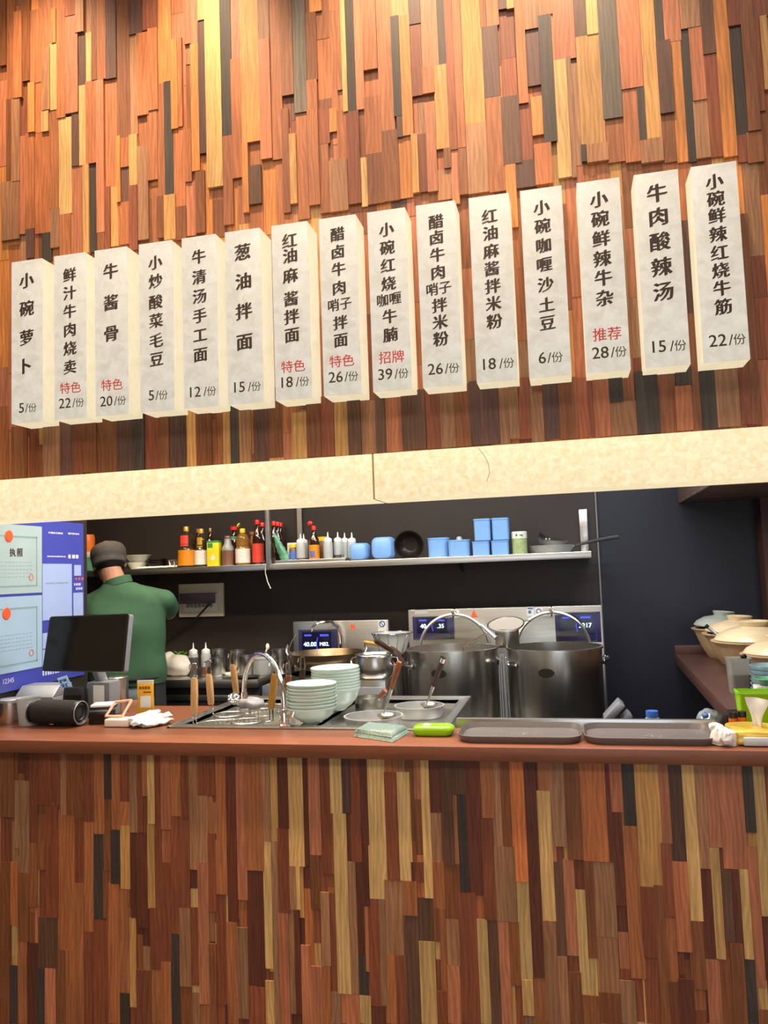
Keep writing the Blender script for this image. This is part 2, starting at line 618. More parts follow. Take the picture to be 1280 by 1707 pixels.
def plank_mesh(bm, planks, y_face, y_back, base_relief, top_relief, x0, x1, z0, z1, wmin, wmax, hmin, hmax, weights, seed):
    rnd = random.Random(seed)
    cl = bm.loops.layers.float_color.new('plank_color')
    sl = bm.faces.layers.float.new('plank_seed')

    def add(xa, xb, za, zb, yf, code):
        g = 0.0003
        c = lin(PAL[code])
        k = 1 + rnd.uniform(-0.14, 0.14)
        h = rnd.uniform(-0.05, 0.05)
        col = (c[0] * k * (1 + h), c[1] * k, c[2] * k * (1 - h), 1)
        sd = rnd.random() * 40
        vs = [bm.verts.new((x, y, z)) for y in (yf, y_back) for x, z in ((xa + g, za + g), (xb - g, za + g), (xb - g, zb - g), (xa + g, zb - g))]
        q = ((0, 1, 2, 3), (0, 4, 5, 1), (1, 5, 6, 2), (2, 6, 7, 3), (3, 7, 4, 0))
        for f in q:
            fc = bm.faces.new([vs[i] for i in f])
            fc[sl] = sd
            for lp in fc.loops:
                lp[cl] = col
    x = x0
    while x < x1:
        w = rnd.uniform(wmin, wmax)
        z = z0 - rnd.uniform(0, hmax)
        while z < z1:
            h = rnd.uniform(hmin, hmax)
            za, zb = max(z, z0), min(z + h, z1)
            if zb - za > 0.01:
                add(x, min(x + w, x1), za, zb, y_face + base_relief + rnd.uniform(0, 0.4 * base_relief), rnd.choice(weights))
            z += h
        x += w
    for e in planks.split(';'):
        a = e.split()
        xa, xb, za, zb = [int(v) / 1000 for v in a[:4]]
        za, zb = max(za, z0), min(zb, z1)
        add(xa, xb, za, zb, y_face + rnd.uniform(-top_relief, top_relief * 0.6), a[4])
    return bm

# ================================================================== SETTING
ROOM_X0, ROOM_X1, ROOM_Y0 = -4.6, 3.4, -6.2
bm = NB()
box(bm, ROOM_X0, ROOM_X1, ROOM_Y0, 0.20, -0.06, 0.0)
struct('floor', bm, M['floortile'])
bm = NB()
box(bm, -3.6, 1.7, 0.20, 2.15, 0.0, 0.10)
struct('floor_kitchen', bm, M['floortile'])
bm = NB()
box(bm, ROOM_X0, ROOM_X1, ROOM_Y0, 0.26, 4.8, 4.9)
struct('ceiling', bm, M['plaster'])
bm = NB()
box(bm, -3.6, 1.7, 0.26, 2.3, 2.7, 2.8)
struct('ceiling_kitchen', bm, M['plaster'])
bm = NB()
box(bm, ROOM_X0, ROOM_X1, ROOM_Y0 - 0.1, ROOM_Y0, 0, 4.8)
struct('wall_rear', bm, M['plaster'])
# unseen glowing windows assumed behind the camera, added for cool streaks on the pots
for k, wx in enumerate((0.2, 1.5, 2.8)):
    bm = NB()
    box(bm, wx - 0.5, wx + 0.5, ROOM_Y0 + 0.002, ROOM_Y0 + 0.01, 0.4, 3.0)
    w_ = struct('window_%d' % (k + 1), bm, M['daylight'])
    bm = NB()
    for a_, b_, c_, d_ in ((-0.56, -0.5, 0.34, 3.06), (0.5, 0.56, 0.34, 3.06), (-0.5, 0.5, 0.34, 0.4), (-0.5, 0.5, 3.0, 3.06), (-0.02, 0.02, 0.4, 3.0)):
        box(bm, wx + a_, wx + b_, ROOM_Y0 + 0.001, ROOM_Y0 + 0.05, c_, d_)
    obj('window_frame', bm, M['dark_metal'], w_)
bm = NB()
box(bm, ROOM_X0 - 0.1, ROOM_X0, ROOM_Y0, 0.26, 0, 4.8)
struct('wall_dining_left', bm, M['plaster'])
bm = NB()
box(bm, ROOM_X1, ROOM_X1 + 0.1, ROOM_Y0, 0.26, 0, 4.8)
struct('wall_dining_right', bm, M['plaster'])

PU = '-2101 -2072 3666 4194 B;-2072 -2034 3525 4187 O;-2034 -1998 3519 3879 O;-1998 -1964 3585 4153 B;-1964 -1905 3570 3875 O;-1971 -1941 3368 3572 G;-1941 -1909 3364 3570 O;-1905 -1865 3702 4153 O;-1909 -1873 3447 3702 T;-1873 -1844 3443 3717 Y;-1845 -1806 3406 3854 O;-1805 -1759 3814 4131 R;-1806 -1750 3417 3814 S;-1759 -1723 3738 4123 T;-1750 -1715 3524 3738 P;-1715 -1690 3529 3732 Y;-1690 -1665 3531 4109 B;-1665 -1626 3528 4090 O;-1626 -1584 3525 4082 P;-1586 -1530 3283 4084 B;-1530 -1474 3686 4073 P;-1530 -1499 3289 3689 T;-1499 -1451 3357 3686 O;-1474 -1408 3695 4060 R;-1451 -1411 3369 3695 O;-1411 -1355 3471 4048 G;-1389 -1353 3030 3475 D;-1357 -1329 3280 3631 G;-1329 -1311 3285 3636 O;-1301 -1274 3606 4028 S;-1868 -1805 3854 4143 O;-1865 -1845 3716 3859 G;-1417 -1389 3029 3471 O;-1458 -1417 3098 3369 O;-2073 -2046 3185 3525 B;-2046 -2009 3180 3519 T;-2093 -2012 2947 3185 T;-2012 -1986 2964 3362 S;-1986 -1946 2981 3369 O;-1985 -1948 2864 2981 P;-1946 -1875 2957 3364 O;-1912 -1879 3361 3447 Y;-1915 -1871 2842 2957 D;-1879 -1839 3048 3443 O;-1839 -1781 3019 3406 Y;-1875 -1835 2891 3048 T;-1843 -1828 2859 3019 P;-1835 -1787 2855 3019 O;-1787 -1731 2849 3203 S;-1731 -1705 2850 3201 L;-1705 -1670 2852 3206 D;-1781 -1749 3203 3417 P;-1749 -1718 3202 3524 Y;-1718 -1671 3201 3531 O;-1672 -1639 2922 3528 S;-1639 -1586 3098 3525 O;-1670 -1640 2853 2922 B;-1640 -1617 2856 3100 R;-1617 -1578 2864 3098 L;-1588 -1572 3031 3292 G;-1572 -1533 3166 3283 O;-1578 -1535 3030 3166 P;-1535 -1501 3088 3289 L;-1537 -1502 2836 3088 R;-1585 -1537 2865 3031 O;-1502 -1458 2872 3238 T;-1393 -1346 2857 3030 L;-1421 -1393 2868 3029 B;-1353 -1305 2980 3285 O;-1346 -1304 2851 2980 B;-1306 -1278 3068 3272 O;-1305 -1267 2863 3068 S;-1274 -1242 3601 4024 S;-1242 -1216 3685 4016 Y;-1246 -1217 3168 3685 P;-1217 -1154 3032 4006 Y;-1154 -1113 3221 3996 D;-1113 -1076 3512 3988 S;-1117 -1077 3054 3512 O;-1077 -1003 3181 3977 G;-1003 -961 3564 3965 T;-1006 -962 3108 3564 S;-962 -919 3101 3955 O;-919 -873 3333 3947 B;-1278 -1246 3106 3601 G;-1156 -1117 2883 3221 O;-1079 -1055 2918 3181 G;-1055 -1007 2946 3092 W;-925 -897 2897 3288 B;-897 -871 2926 3187 L;-871 -826 2866 3261 O;-826 -786 2909 3264 O;-786 -744 3131 3263 R;-788 -751 2877 3131 B;-751 -683 2874 3063 T;-683 -636 2894 3234 R;-636 -613 2880 3059 Y;-717 -681 3061 3244 O;-744 -717 3169 3257 G;-1267 -1229 2869 3106 B;-873 -823 3261 3937 K;-807 -760 3632 3925 G;-823 -783 3376 3632 B;-825 -786 3264 3376 O;-710 -691 3320 3907 O;-691 -673 3234 3891 Y;-673 -643 3224 3886 D;-643 -612 3235 3891 S;-612 -560 3372 3883 O;-560 -505 3141 3872 O;-505 -443 3549 3860 L;-508 -479 3184 3553 D;-500 -479 3107 3184 P;-479 -441 3110 3549 G;-443 -401 3510 3850 P;-441 -402 3248 3510 R;-402 -343 3347 3839 S;-343 -316 3346 3830 D;-318 -290 3034 3823 R;-290 -262 3035 3818 O;-262 -192 3116 3808 G;-403 -361 3249 3347 O;-364 -318 3044 3346 L;-400 -364 2897 3218 S;-262 -191 2869 3116 T;-191 -135 2865 3198 O;-139 -78 2953 3191 W;-78 -39 2961 3156 R;-100 -37 2866 2961 P;-135 -100 2733 2953 G;-39 -2 3040 3175 G;-37 20 2867 3008 O;-498 -452 2889 3110 G;-452 -428 2900 3111 L;-428 -400 2901 3110 R;-555 -498 2885 3141 B;-613 -553 2883 3064 B;-340 -315 2972 3044 B;-318 -291 2843 3034 S;-291 -262 2870 3035 B;-367 -318 2864 2972 T;-615 -555 3064 3275 O;-196 -174 3450 3800 B;-174 -131 3452 3794 O;-192 -137 3198 3452 P;-131 -103 3504 3786 P;-103 -78 3500 3781 L;-78 -46 3156 3775 O;-52 2 3413 3767 T;2 48 3454 3757 O;-46 -1 3215 3413 P;-2 42 3008 3454 D;31 46 3084 3455 G;42 117 3289 3744 S;117 155 3355 3734 P;38 82 2880 3289 Y;82 98 2876 3296 T;155 192 3354 3726 Y;117 196 2979 3355 L;191 253 3056 3709 K;253 322 3148 3702 S;322 370 2970 3688 L;369 397 3291 3683 D;397 448 3285 3675 S;448 509 3319 3663 T;368 412 3045 3291 P;411 445 2878 3285 G;445 470 2874 3323 D;470 512 3073 3319 S;469 513 2882 3073 T;509 549 3220 3653 W;512 551 2877 3220 R;549 591 2872 3642 G;589 626 3298 3637 R;590 627 2940 3298 D;626 664 2944 3626 B;664 714 3316 3620 R;661 682 3007 3319 R;682 704 3072 3316 L;591 619 2849 2940 R;619 667 2843 2944 B;300 323 2969 3148 D;253 301 2901 3150 O;196 253 2909 3056 O;301 371 2891 2970 T;370 411 2883 3045 B;115 132 2924 2983 D;132 201 2918 2979 T;159 202 2118 2211 D;108 160 2008 2209 S;160 240 2010 2119 T;240 308 2008 2209 D;362 411 2153 2212 D;357 407 2010 2153 S;308 362 2007 2210 B;434 478 2011 2212 D;478 547 2013 2213 T;547 577 2016 2209 R;577 607 2014 2684 B;-92 -50 2006 2166 T;-50 0 2013 2210 P;0 58 2009 2212 B;58 108 2012 2207 R;-161 -130 2022 2214 T;-130 -92 2019 2224 R;-761 -711 2007 2207 L;-666 -614 2007 2192 T;-578 -522 2008 2198 S;-391 -340 2009 2210 T;-522 -439 2010 2213 W;-340 -289 2009 2213 B;-289 -193 2010 2226 P;-193 -161 2006 2214 T;-914 -860 2007 2170 L;-860 -809 2010 2209 B;-809 -761 2007 2219 R;-711 -666 2007 2203 W;-614 -578 2008 2202 W;-439 -391 2009 2208 R;-1836 -1780 2001 2222 P;-1780 -1738 2001 2211 R;-1738 -1680 2010 2207 B;-1599 -1535 2001 2218 P;-1535 -1485 2004 2221 D;-1423 -1386 2005 2213 B;-1386 -1320 2006 2209 P;-1320 -1281 2006 2219 L;-1281 -1220 2006 2207 B;-1177 -1146 2004 2208 L;-1146 -1114 2002 2220 D;-1114 -1069 2003 2209 T;-1908 -1836 2004 2212 T;-2053 -1982 2006 2208 B;-1680 -1599 2005 2224 B;-1485 -1423 2005 2217 R'
PL = '-2039 -1980 771 1001 B;-1980 -1960 662 901 T;-1960 -1918 579 901 T;-1918 -1882 687 1002 R;-1920 -1884 464 687 B;-1882 -1826 818 1003 R;-1884 -1850 594 786 B;-1850 -1800 433 818 R;-1793 -1769 785 1004 T;-1769 -1697 775 1005 B;-1697 -1656 766 1006 R;-1804 -1736 325 785 O;-1736 -1699 556 775 R;-1701 -1662 394 766 O;-1656 -1617 726 1007 O;-1617 -1589 847 1007 D;-1591 -1555 743 1008 O;-1556 -1520 840 1008 R;-1520 -1490 736 1009 T;-1490 -1469 737 1009 R;-1469 -1451 860 1009 S;-1451 -1423 768 1010 Y;-1426 -1401 489 1010 R;-1401 -1363 751 1011 S;-1363 -1325 796 1011 O;-1325 -1293 788 1012 R;-1622 -1591 604 847 B;-1555 -1520 761 840 O;-1662 -1615 438 726 D;-1594 -1558 562 743 D;-1558 -1520 545 761 L;-1520 -1498 451 736 M;-1498 -1455 419 737 M;-1455 -1426 485 768 L;-1367 -1334 409 796 R;-1334 -1296 496 788 R;-1997 -1965 396 616 O;-1965 -1920 344 579 B;-1882 -1804 260 433 W;-1738 -1701 85 556 O;-1773 -1738 82 331 O;-1704 -1665 88 394 R;-1626 -1606 443 604 B;-1615 -1564 97 562 O;-1564 -1525 201 545 O;-1564 -1527 100 201 D;-1527 -1501 157 451 L;-1448 -1407 287 489 R;-1501 -1446 107 283 R;-1446 -1410 111 287 O;-1371 -1338 117 409 D;-1338 -1296 241 496 T;-1341 -1296 121 241 B;-1999 -1965 62 260 D;-1965 -1927 65 344 O;-1927 -1882 69 342 M;-1888 -1856 72 260 D;-1856 -1812 75 262 S;-1812 -1773 79 325 B;-1665 -1607 92 443 R;-2037 -1997 59 614 B;-1407 -1367 318 643 R;-1410 -1371 114 318 O;-1296 -1263 622 1007 T;-1263 -1196 869 1008 R;-1265 -1226 644 869 T;-1229 -1200 489 745 R;-1196 -1159 723 1009 O;-1160 -1123 460 1009 M;-1123 -1088 533 1010 S;-1088 -1027 630 1011 O;-1027 -1001 727 1011 T;-1001 -975 727 1012 L;-975 -937 770 1012 M;-980 -940 501 770 R;-940 -886 650 1013 Y;-886 -868 653 1014 M;-868 -827 689 1014 S;-869 -836 519 689 B;-827 -786 630 1015 R;-793 -752 824 1015 Y;-752 -724 827 1016 P;-795 -778 631 824 R;-786 -741 262 825 Y;-724 -692 668 1016 R;-692 -666 728 1017 M;-691 -671 537 728 M;-1032 -1004 320 727 Y;-1007 -980 419 727 T;-1296 -1269 247 499 R;-1269 -1229 189 644 S;-1200 -1160 547 723 O;-1205 -1168 194 547 R;-1232 -1205 129 386 B;-1168 -1129 135 460 O;-1129 -1091 156 445 T;-1091 -1032 261 630 M;-1092 -1034 143 261 R;-1034 -1002 147 283 Y;-1004 -985 149 419 T;-985 -949 151 501 S;-944 -919 512 650 T;-919 -905 513 653 Y;-929 -908 187 513 M;-949 -929 185 512 T;-908 -877 158 403 S;-836 -806 344 574 T;-809 -779 266 573 R;-877 -838 161 340 S;-838 -809 164 344 O;-741 -715 264 673 T;-715 -686 386 674 M;-717 -682 262 386 D;-812 -777 167 266 T;-777 -715 171 264 S;-715 -678 176 262 Y;-690 -677 336 537 O;-671 -608 561 1007 Y;-686 -637 235 561 R;-643 -622 236 563 T;-678 -630 179 236 M;-622 -558 394 623 T;-637 -594 183 396 O;-594 -558 186 394 R;-564 -515 189 517 W;-558 -515 517 623 O;-569 -526 623 961 Y;-610 -569 623 960 R;-532 -520 622 682 M;-526 -491 623 683 R;-515 -466 441 574 W;-516 -465 193 442 Y;-465 -427 544 686 O;-449 -428 295 545 O;-466 -449 443 544 B;-428 -387 375 515 T;-390 -331 205 598 R;-432 -390 201 375 S;-427 -377 515 682 B;-465 -432 197 295 R;-608 -569 952 1011 O;-491 -463 573 1013 Y;-463 -425 837 1014 M;-425 -390 675 1014 W;-390 -348 893 1015 W;-377 -349 598 897 D;-392 -370 682 893 O;-349 -300 590 1016 M;-300 -258 825 1012 O;-304 -268 519 825 R;-258 -238 742 1010 T;-238 -209 743 1010 B;-268 -204 517 743 T;-209 -165 638 1011 X;-165 -129 359 1012 M;-123 -86 914 1012 O;-129 -88 527 914 Y;-331 -298 209 519 Y;-298 -266 212 519 W;-266 -233 214 517 S;-233 -201 330 520 B;-204 -165 349 641 Y;-201 -167 245 350 Y;-167 -129 224 359 O;-130 -90 227 528 T;-91 -61 426 703 W;-61 -27 429 712 S;-28 1 625 720 M;-27 2 319 625 Y;-90 -62 230 426 T;-62 -23 233 383 B;-88 -44 748 1007 T;-44 2 712 1007 B;-6 10 708 1008 M;2 84 709 1009 X;77 91 709 1009 M;91 127 856 1010 S;84 120 583 856 M;127 166 818 1010 D;120 163 378 818 O;163 233 643 1011 L;233 261 771 1012 S;226 256 562 772 R;261 299 720 1013 W;256 298 463 720 S;298 334 553 1014 Y;334 364 703 1014 T;364 399 765 1015 S;362 389 450 765 Y;399 466 705 1016 S;466 495 811 1016 D;492 526 577 1017 Y;332 362 448 703 M;389 418 498 703 W;418 439 490 705 M;464 492 378 771 S;439 464 455 706 Y;1 30 427 709 B;28 90 490 709 T;30 89 330 490 T;160 201 441 643 R;199 226 255 650 B;296 332 361 557 B;332 370 268 448 S;370 400 271 450 B;400 437 273 498 B;437 466 277 455 D;253 295 261 387 M;-23 26 237 319 B;26 88 242 330 B;158 199 253 441 R;88 131 247 370 T'
# planked wall over the hatch
bm = NB()
plank_mesh(bm, PU, 0.10, 0.135, 0.007, 0.006, -4.6, 1.7, 1.996, 4.8, 0.034, 0.062, 0.12, 0.5, 'OOOOOBBRRSSTGGLP', 3)
wu = struct('wall_upper', bm, M['planks'], smooth=0)
bm = NB()
box(bm, ROOM_X0, ROOM_X1, 0.136, 0.26, 1.996, 4.8)
struct('wall_upper_backing', bm, M['dark_wall'])

# kitchen shell
bm = NB()
box(bm, -3.6, 0.176, 2.15, 2.25, 0, 2.7)
struct('wall_back', bm, M['dark_wall'])
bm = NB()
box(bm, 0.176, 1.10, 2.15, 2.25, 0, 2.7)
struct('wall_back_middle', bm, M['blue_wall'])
bm = NB()
box(bm, 1.10, 1.7, 2.15, 2.25, 0, 2.7)
struct('wall_back_right', bm, M['plaster'])
bm = NB()
box(bm, -2.46, -2.36, 0.05, 1.055, 0, 2.7)
struct('wall_left', bm, M['dark_wall'])
bm = NB()
box(bm, ROOM_X0, -2.462, 0.06, 0.20, 0, 1.838)
struct('wall_front_left', bm, M['plaster'])
bm = NB()
box(bm, -3.7, -3.6, 0.26, 2.25, 0, 2.8)
struct('wall_kitchen_left', bm, M['dark_wall'])
bm = NB()
box(bm, 1.6, 1.7, 0.26, 2.15, 0, 2.8)
struct('wall_kitchen_right', bm, M['dark_wall'])
bm = NB()
box(bm, 0.172, 0.180, 2.135, 2.152, 0.1, 2.7)
struct('trim_1', bm, M['trim'])
bm = NB()
box(bm, 1.015, 1.10, 2.03, 2.152, 0.1, 2.7, 0.004)
struct('trim_2', bm, M['postwood'])
# boarded bulkhead over the side counter
bm = NB()
for k in range(9):
    box(bm, 0.62, 1.6, 0.34 + k * 0.2, 0.34 + k * 0.2 + 0.196, 1.925, 1.945, 0.002)
box(bm, 0.62, 1.6, 0.34, 2.145, 1.945, 2.3)
struct('ceiling_bulkhead', bm, M['soffit'])

# ================================================================== COUNTER
ct = thing('service_counter', 'long service counter clad in mixed vertical wood strips under a brown worktop', 'counter', (0, 0, 0))
bm = NB()
plank_mesh(bm, PL, 0.030, 0.050, 0.0025, 0.0022, -2.352, 1.6, 0.0, 1.012, 0.016, 0.036, 0.08, 0.34, 'RRRROOBBMMMTTLYS', 11)
obj('front_panel', bm, M['planks'], ct, smooth=0)
bm = NB()
box(bm, -2.352, 1.6, 0.0505, 0.20, 0.0, 1.004)
obj('carcass', bm, M['dark_wall'], ct)
bm = NB()
box(bm, -2.352, 1.6, 0.0, 0.236, 1.006, 1.05, 0.0025)
box(bm, -2.352, -1.492, 0.234, 0.72, 1.006, 1.0499, 0.0)
box(bm, -0.425, 1.6, 0.234, 0.296, 1.006, 1.0499, 0.0)
obj('worktop', bm, M['worktop'], ct)

# ================================================================== LIT FASCIA
fa = thing('lit_fascia', 'long glowing cream marbled light box running over the kitchen hatch', 'light box', (0, 0, 1.84))
XS = -0.604
for xa, xb in ((-4.6, XS - 0.003), (XS + 0.003, 1.6)):
    bm = NB()
    box(bm, xa, xb, 0.0, 0.172, 0.0, 0.150, 0.002)
    obj('diffuser', bm, M['fascia'], fa)
bm = NB()
box(bm, XS - 0.003, XS + 0.003, 0.003, 0.17, 0.001, 0.148)
obj('joint', bm, M['seam'], fa)
# a hair-line crack in the right-hand panel
bm = NB()
pk = [-0.257, -0.001, 1.985], [-0.241, -0.001, 1.964], [-0.227, -0.001, 1.934], [-0.224, -0.001, 1.904], [-0.235, -0.001, 1.876]
tube(bm, [(p[0], p[1], p[2] - 1.84) for p in pk], 0.0008, 5)
obj('crack', bm, M['seam'], fa)

# ================================================================== MENU SIGNS
SIGNS = [
    (-1.969, -1.838, [('小', 2.73), ('碗', 2.624), ('萝', 2.514), ('卜', 2.407)], None, ('5', 2.251)),
    (-1.792, -1.654, [('鲜', 2.73), ('汁', 2.662), ('牛', 2.593), ('肉', 2.524), ('烧', 2.455), ('卖', 2.386)], ('特色', 2.309), ('22', 2.254)),
    (-1.62, -1.49, [('牛', 2.723), ('酱', 2.607), ('骨', 2.492)], ('特色', 2.305), ('20', 2.247)),
    (-1.445, -1.309, [('小', 2.733), ('炒', 2.665), ('酸', 2.589), ('菜', 2.521), ('毛', 2.449), ('豆', 2.381)], None, ('5', 2.253)),
    (-1.274, -1.143, [('牛', 2.733), ('清', 2.66), ('汤', 2.59), ('手', 2.52), ('工', 2.45), ('面', 2.38)], None, ('12', 2.251)),
    (-1.108, -0.979, [('葱', 2.729), ('油', 2.625), ('拌', 2.518), ('面', 2.409)], None, ('15', 2.253)),
    (-0.935, -0.806, [('红', 2.748), ('油', 2.694), ('麻', 2.624), ('酱', 2.543), ('拌', 2.48), ('面', 2.415)], ('特色', 2.308), ('18', 2.255)),
    (-0.764, -0.634, [('醋', 2.747), ('卤', 2.686), ('牛', 2.625), ('肉', 2.561), ('哨子', 2.504), ('拌', 2.441), ('面', 2.38)], ('特色', 2.31), ('26', 2.257)),
    (-0.595, -0.463, [('小', 2.74), ('碗', 2.678), ('红', 2.618), ('烧', 2.555), ('咖喱', 2.502), ('牛', 2.444), ('腩', 2.382)], ('招牌', 2.307), ('39', 2.251)),
    (-0.426, -0.298, [('醋', 2.744), ('卤', 2.691), ('牛', 2.632), ('肉', 2.573), ('哨子', 2.519), ('拌', 2.463), ('米', 2.407), ('粉', 2.351)], None, ('26', 2.253)),
    (-0.253, -0.121, [('红', 2.739), ('油', 2.682), ('麻', 2.622), ('酱', 2.564), ('拌', 2.506), ('米', 2.449), ('粉', 2.39)], None, ('18', 2.253)),
    (-0.087, 0.045, [('小', 2.744), ('碗', 2.683), ('咖', 2.619), ('喱', 2.556), ('沙', 2.491), ('土', 2.427), ('豆', 2.367)], None, ('6', 2.257)),
    (0.09, 0.222, [('小', 2.745), ('碗', 2.682), ('鲜', 2.618), ('辣', 2.554), ('牛', 2.492), ('杂', 2.428)], ('推荐', 2.313), ('28', 2.256)),
    (0.264, 0.395, [('牛', 2.74), ('肉', 2.665), ('酸', 2.586), ('辣', 2.506), ('汤', 2.428)], None, ('15', 2.258)),
    (0.431, 0.563, [('小', 2.752), ('碗', 2.698), ('鲜', 2.645), ('辣', 2.587), ('红', 2.53), ('烧', 2.474), ('牛', 2.419), ('筋', 2.362)], None, ('22', 2.26)),
]
ORD = ['leftmost', 'second from the left', 'third from the left', 'fourth from the left', 'fifth from the left', 'sixth from the left',
       'seventh from the left', 'the middle one', 'seventh from the right', 'sixth from the right', 'fifth from the right',
       'fourth from the right', 'third from the right', 'second from the right', 'rightmost']
for i, (xl, xr, rows, badge, price) in enumerate(SIGNS):
    w = 0.1305
    cx = (xl + xr) / 2
    extra = ' with a red tag' if badge else ''
    sg = thing('menu_sign', 'lit menu sign priced %s%s, %s of the row' % (price[0], extra, ORD[i]), 'menu sign', (cx, 0.0, 2.195), 0, 'lit menu signs in a row')
    bm = NB()
    box(bm, -w / 2, w / 2, 0.003, 0.114, 0.0, 0.613, 0.0015)
    obj('housing', bm, M['sign_side'], sg)
    bm = NB()
    box(bm, -w / 2, w / 2, 0.0, 0.0035, 0.0, 0.613, 0.001)
    fc = obj('face', bm, M['sign_face'], sg)
    n = len(rows)
    sz = 0.062 if n <= 5 else (0.055 if n <= 6 else 0.051)
    bm = NB()
    for t, z in rows:
        if len(t) == 2:
            glyphs(bm, t, 0.045, 0, z - 2.195, -0.0007, nib=0.06, shear=0.07, squash=0.95)
        else:
            glyphs(bm, t, sz, 0, z - 2.195, -0.0007, nib=0.085, shear=0.07)
    obj('lettering', bm, M['ink'], sg, smooth=0)
    if badge:
        bm = NB()
        glyphs(bm, badge[0], 0.044, 0.001, badge[1] - 2.195, -0.0007, nib=0.02)
        obj('red_lettering', bm, M['ink_red'], sg, smooth=0)
    bm = NB()
    wd = 0.030 * len(price[0])
    glyphs(bm, price[0], 0.052, -0.022, price[1] - 2.195, -0.0007, nib=0.02)
    glyphs(bm, '/', 0.046, -0.022 + wd / 2 + 0.007, price[1] - 2.197, -0.0007, nib=0.012)
    glyphs(bm, '份', 0.036, -0.022 + wd / 2 + 0.031, price[1] - 2.197, -0.0007, nib=0.006)
    obj('price_lettering', bm, M['ink'], sg, smooth=0)

# ================================================================== NOTICE BOARD ON THE LEFT PARTITION
nb = thing('notice_board', 'blue notice board with certificates on the left partition wall', 'notice board', (-2.358, 0.0, 1.15))
bm = NB()
box(bm, 0.0, 0.006, 0.10, 1.015, 0.0, 0.748)
obj('backing', bm, M['board'], nb)


def sheet(name, ya, yb_, za, zb, m, x=0.006, th=0.002, parent=None):
    b = NB()
    box(b, x, x + th, ya, yb_, za, zb)
    return obj(name, b, m, parent or nb)


Q = dict(a=[-2.352, 0.690, 1.867], b=[-2.352, 0.680, 1.559], c=[-2.352, 0.675, 1.229], d=[-2.352, 0.915, 1.696], e=[-2.352, 0.913, 1.441], f=[-2.352, 0.919, 1.554])
zt = Q['a'][2] - 1.15
zm = Q['b'][2] - 1.15
zl = Q['c'][2] - 1.15
ym = Q['a'][1]


def rot_glyphs(bm, text, size, y, z, x, nib=0.0):
    """writing on the partition: reads along +y, faces +x"""
    t = NB()
    glyphs(t, text, size, 0, 0, 0, nib=nib)
    merge(bm, t, T(x, y, z) @ RZ(PI / 2))


def dashes(bm, y0, y1, z, x, h, n, rnd):
    y = y0
    st = (y1 - y0) / n
    for k in range(n):
        box(bm, x, x + 0.0006, y + st * k, y + st * (k + rnd.uniform(0.45, 0.8)), z - h / 2, z + h / 2)


rn = random.Random(4)
for (za, zb, mm, word, em) in ((zm + 0.006, zt, 'cert', '营业执照', 0.75), (zl, zm - 0.006, 'cert2', '食品经营许可证', 0.8)):
    cs = sheet('certificate', 0.10, ym, za, zb, M[mm])
    bm = NB()
    for (a, b, c, d) in ((0.115, ym - 0.035, zb - 0.055, zb - 0.048), (0.115, ym - 0.035, za + 0.03, za + 0.036), (ym - 0.04, ym - 0.033, za + 0.03, zb - 0.048)):
        box(bm, 0.0075, 0.0088, a, b, c, d)
    for k in range(5):
        dashes(bm, 0.30, ym - 0.06, zb - 0.165 - 0.016 * k, 0.008, 0.003, 14, rn)
    dashes(bm, 0.12, 0.28, za + 0.11, 0.008, 0.003, 9, rn)
    obj('border', bm, M['certline'], cs)
    bm = NB()
    if mm == 'cert':
        rot_glyphs(bm, '执', 0.040, 0.491, zb - 0.122, 0.0092, 0.05)
        rot_glyphs(bm, '照', 0.040, 0.538, zb - 0.122, 0.0092, 0.05)
    else:
        rot_glyphs(bm, word, 0.030, 0.255, zb - 0.117, 0.0092, 0.03)
    obj('title_lettering', bm, M['ink'] if mm == 'cert' else M['certline'], cs, smooth=0)
    bm = NB()
    ey = 0.468 if mm == 'cert' else 0.454
    ez = 1.815 - 1.15 if mm == 'cert' else 1.482 - 1.15
    lathe(bm, [(0, 0.0), (0.027, 0.0), (0.024, 0.0025), (0, 0.003)], seg=24, mtx=T(0.0085, ey, ez) @ RY(PI / 2))
    obj('red_emblem', bm, M['sticker_red'], cs)
    bm = NB()
    sy = ym - 0.075
    lathe(bm, [(0.012, 0), (0.015, 0), (0.015, 0.001), (0.012, 0.001)], seg=20, mtx=T(0.0085, sy, za + 0.07) @ RY(PI / 2))
    obj('stamp', bm, M['sticker_red'], cs)
zq = Q['d'][2] - 1.15
sh = sheet('lilac_sheet', ym + 0.004, Q['d'][1] - 0.0, Q['e'][2] - 1.15 - 0.005, zq, M['sheet'])
bm = NB()
dashes(bm, ym + 0.03, Q['d'][1] - 0.03, zq - 0.09, 0.0085, 0.006, 9, rn)
obj('faint_print', bm, M['certline'], sh)
s2 = sheet('lilac_sheet', Q['d'][1] + 0.012, 1.006, 1.432 - 1.15, 1.555 - 1.15, M['sheet'])
for py0, py1 in ((1056, 1080), (1086, 1112)):
    sheet('lilac_sheet', ym + 0.004, ym + 0.12, 1.308 - 1.15 - (0.075 if py0 > 1060 else 0), 1.378 - 1.15 - (0.075 if py0 > 1060 else 0), M['sheet'])
bm = NB()
dashes(bm, ym + 0.05, ym + 0.16, zt - 0.025, 0.0065, 0.008, 8, rn)
dashes(bm, ym + 0.20, ym + 0.29, zt - 0.023, 0.0065, 0.008, 8, rn)
dashes(bm, ym + 0.04, ym + 0.18, zq + 0.035, 0.0065, 0.006, 14, rn)
dashes(bm, ym + 0.20, ym + 0.29, zq + 0.036, 0.0065, 0.018, 3, rn)
rot_glyphs(bm, '12345', 0.030, 0.469, 1.196 - 1.15, 0.007, 0.03)
dashes(bm, ym + 0.005, ym + 0.13, 1.197 - 1.15, 0.0065, 0.022, 7, rn)
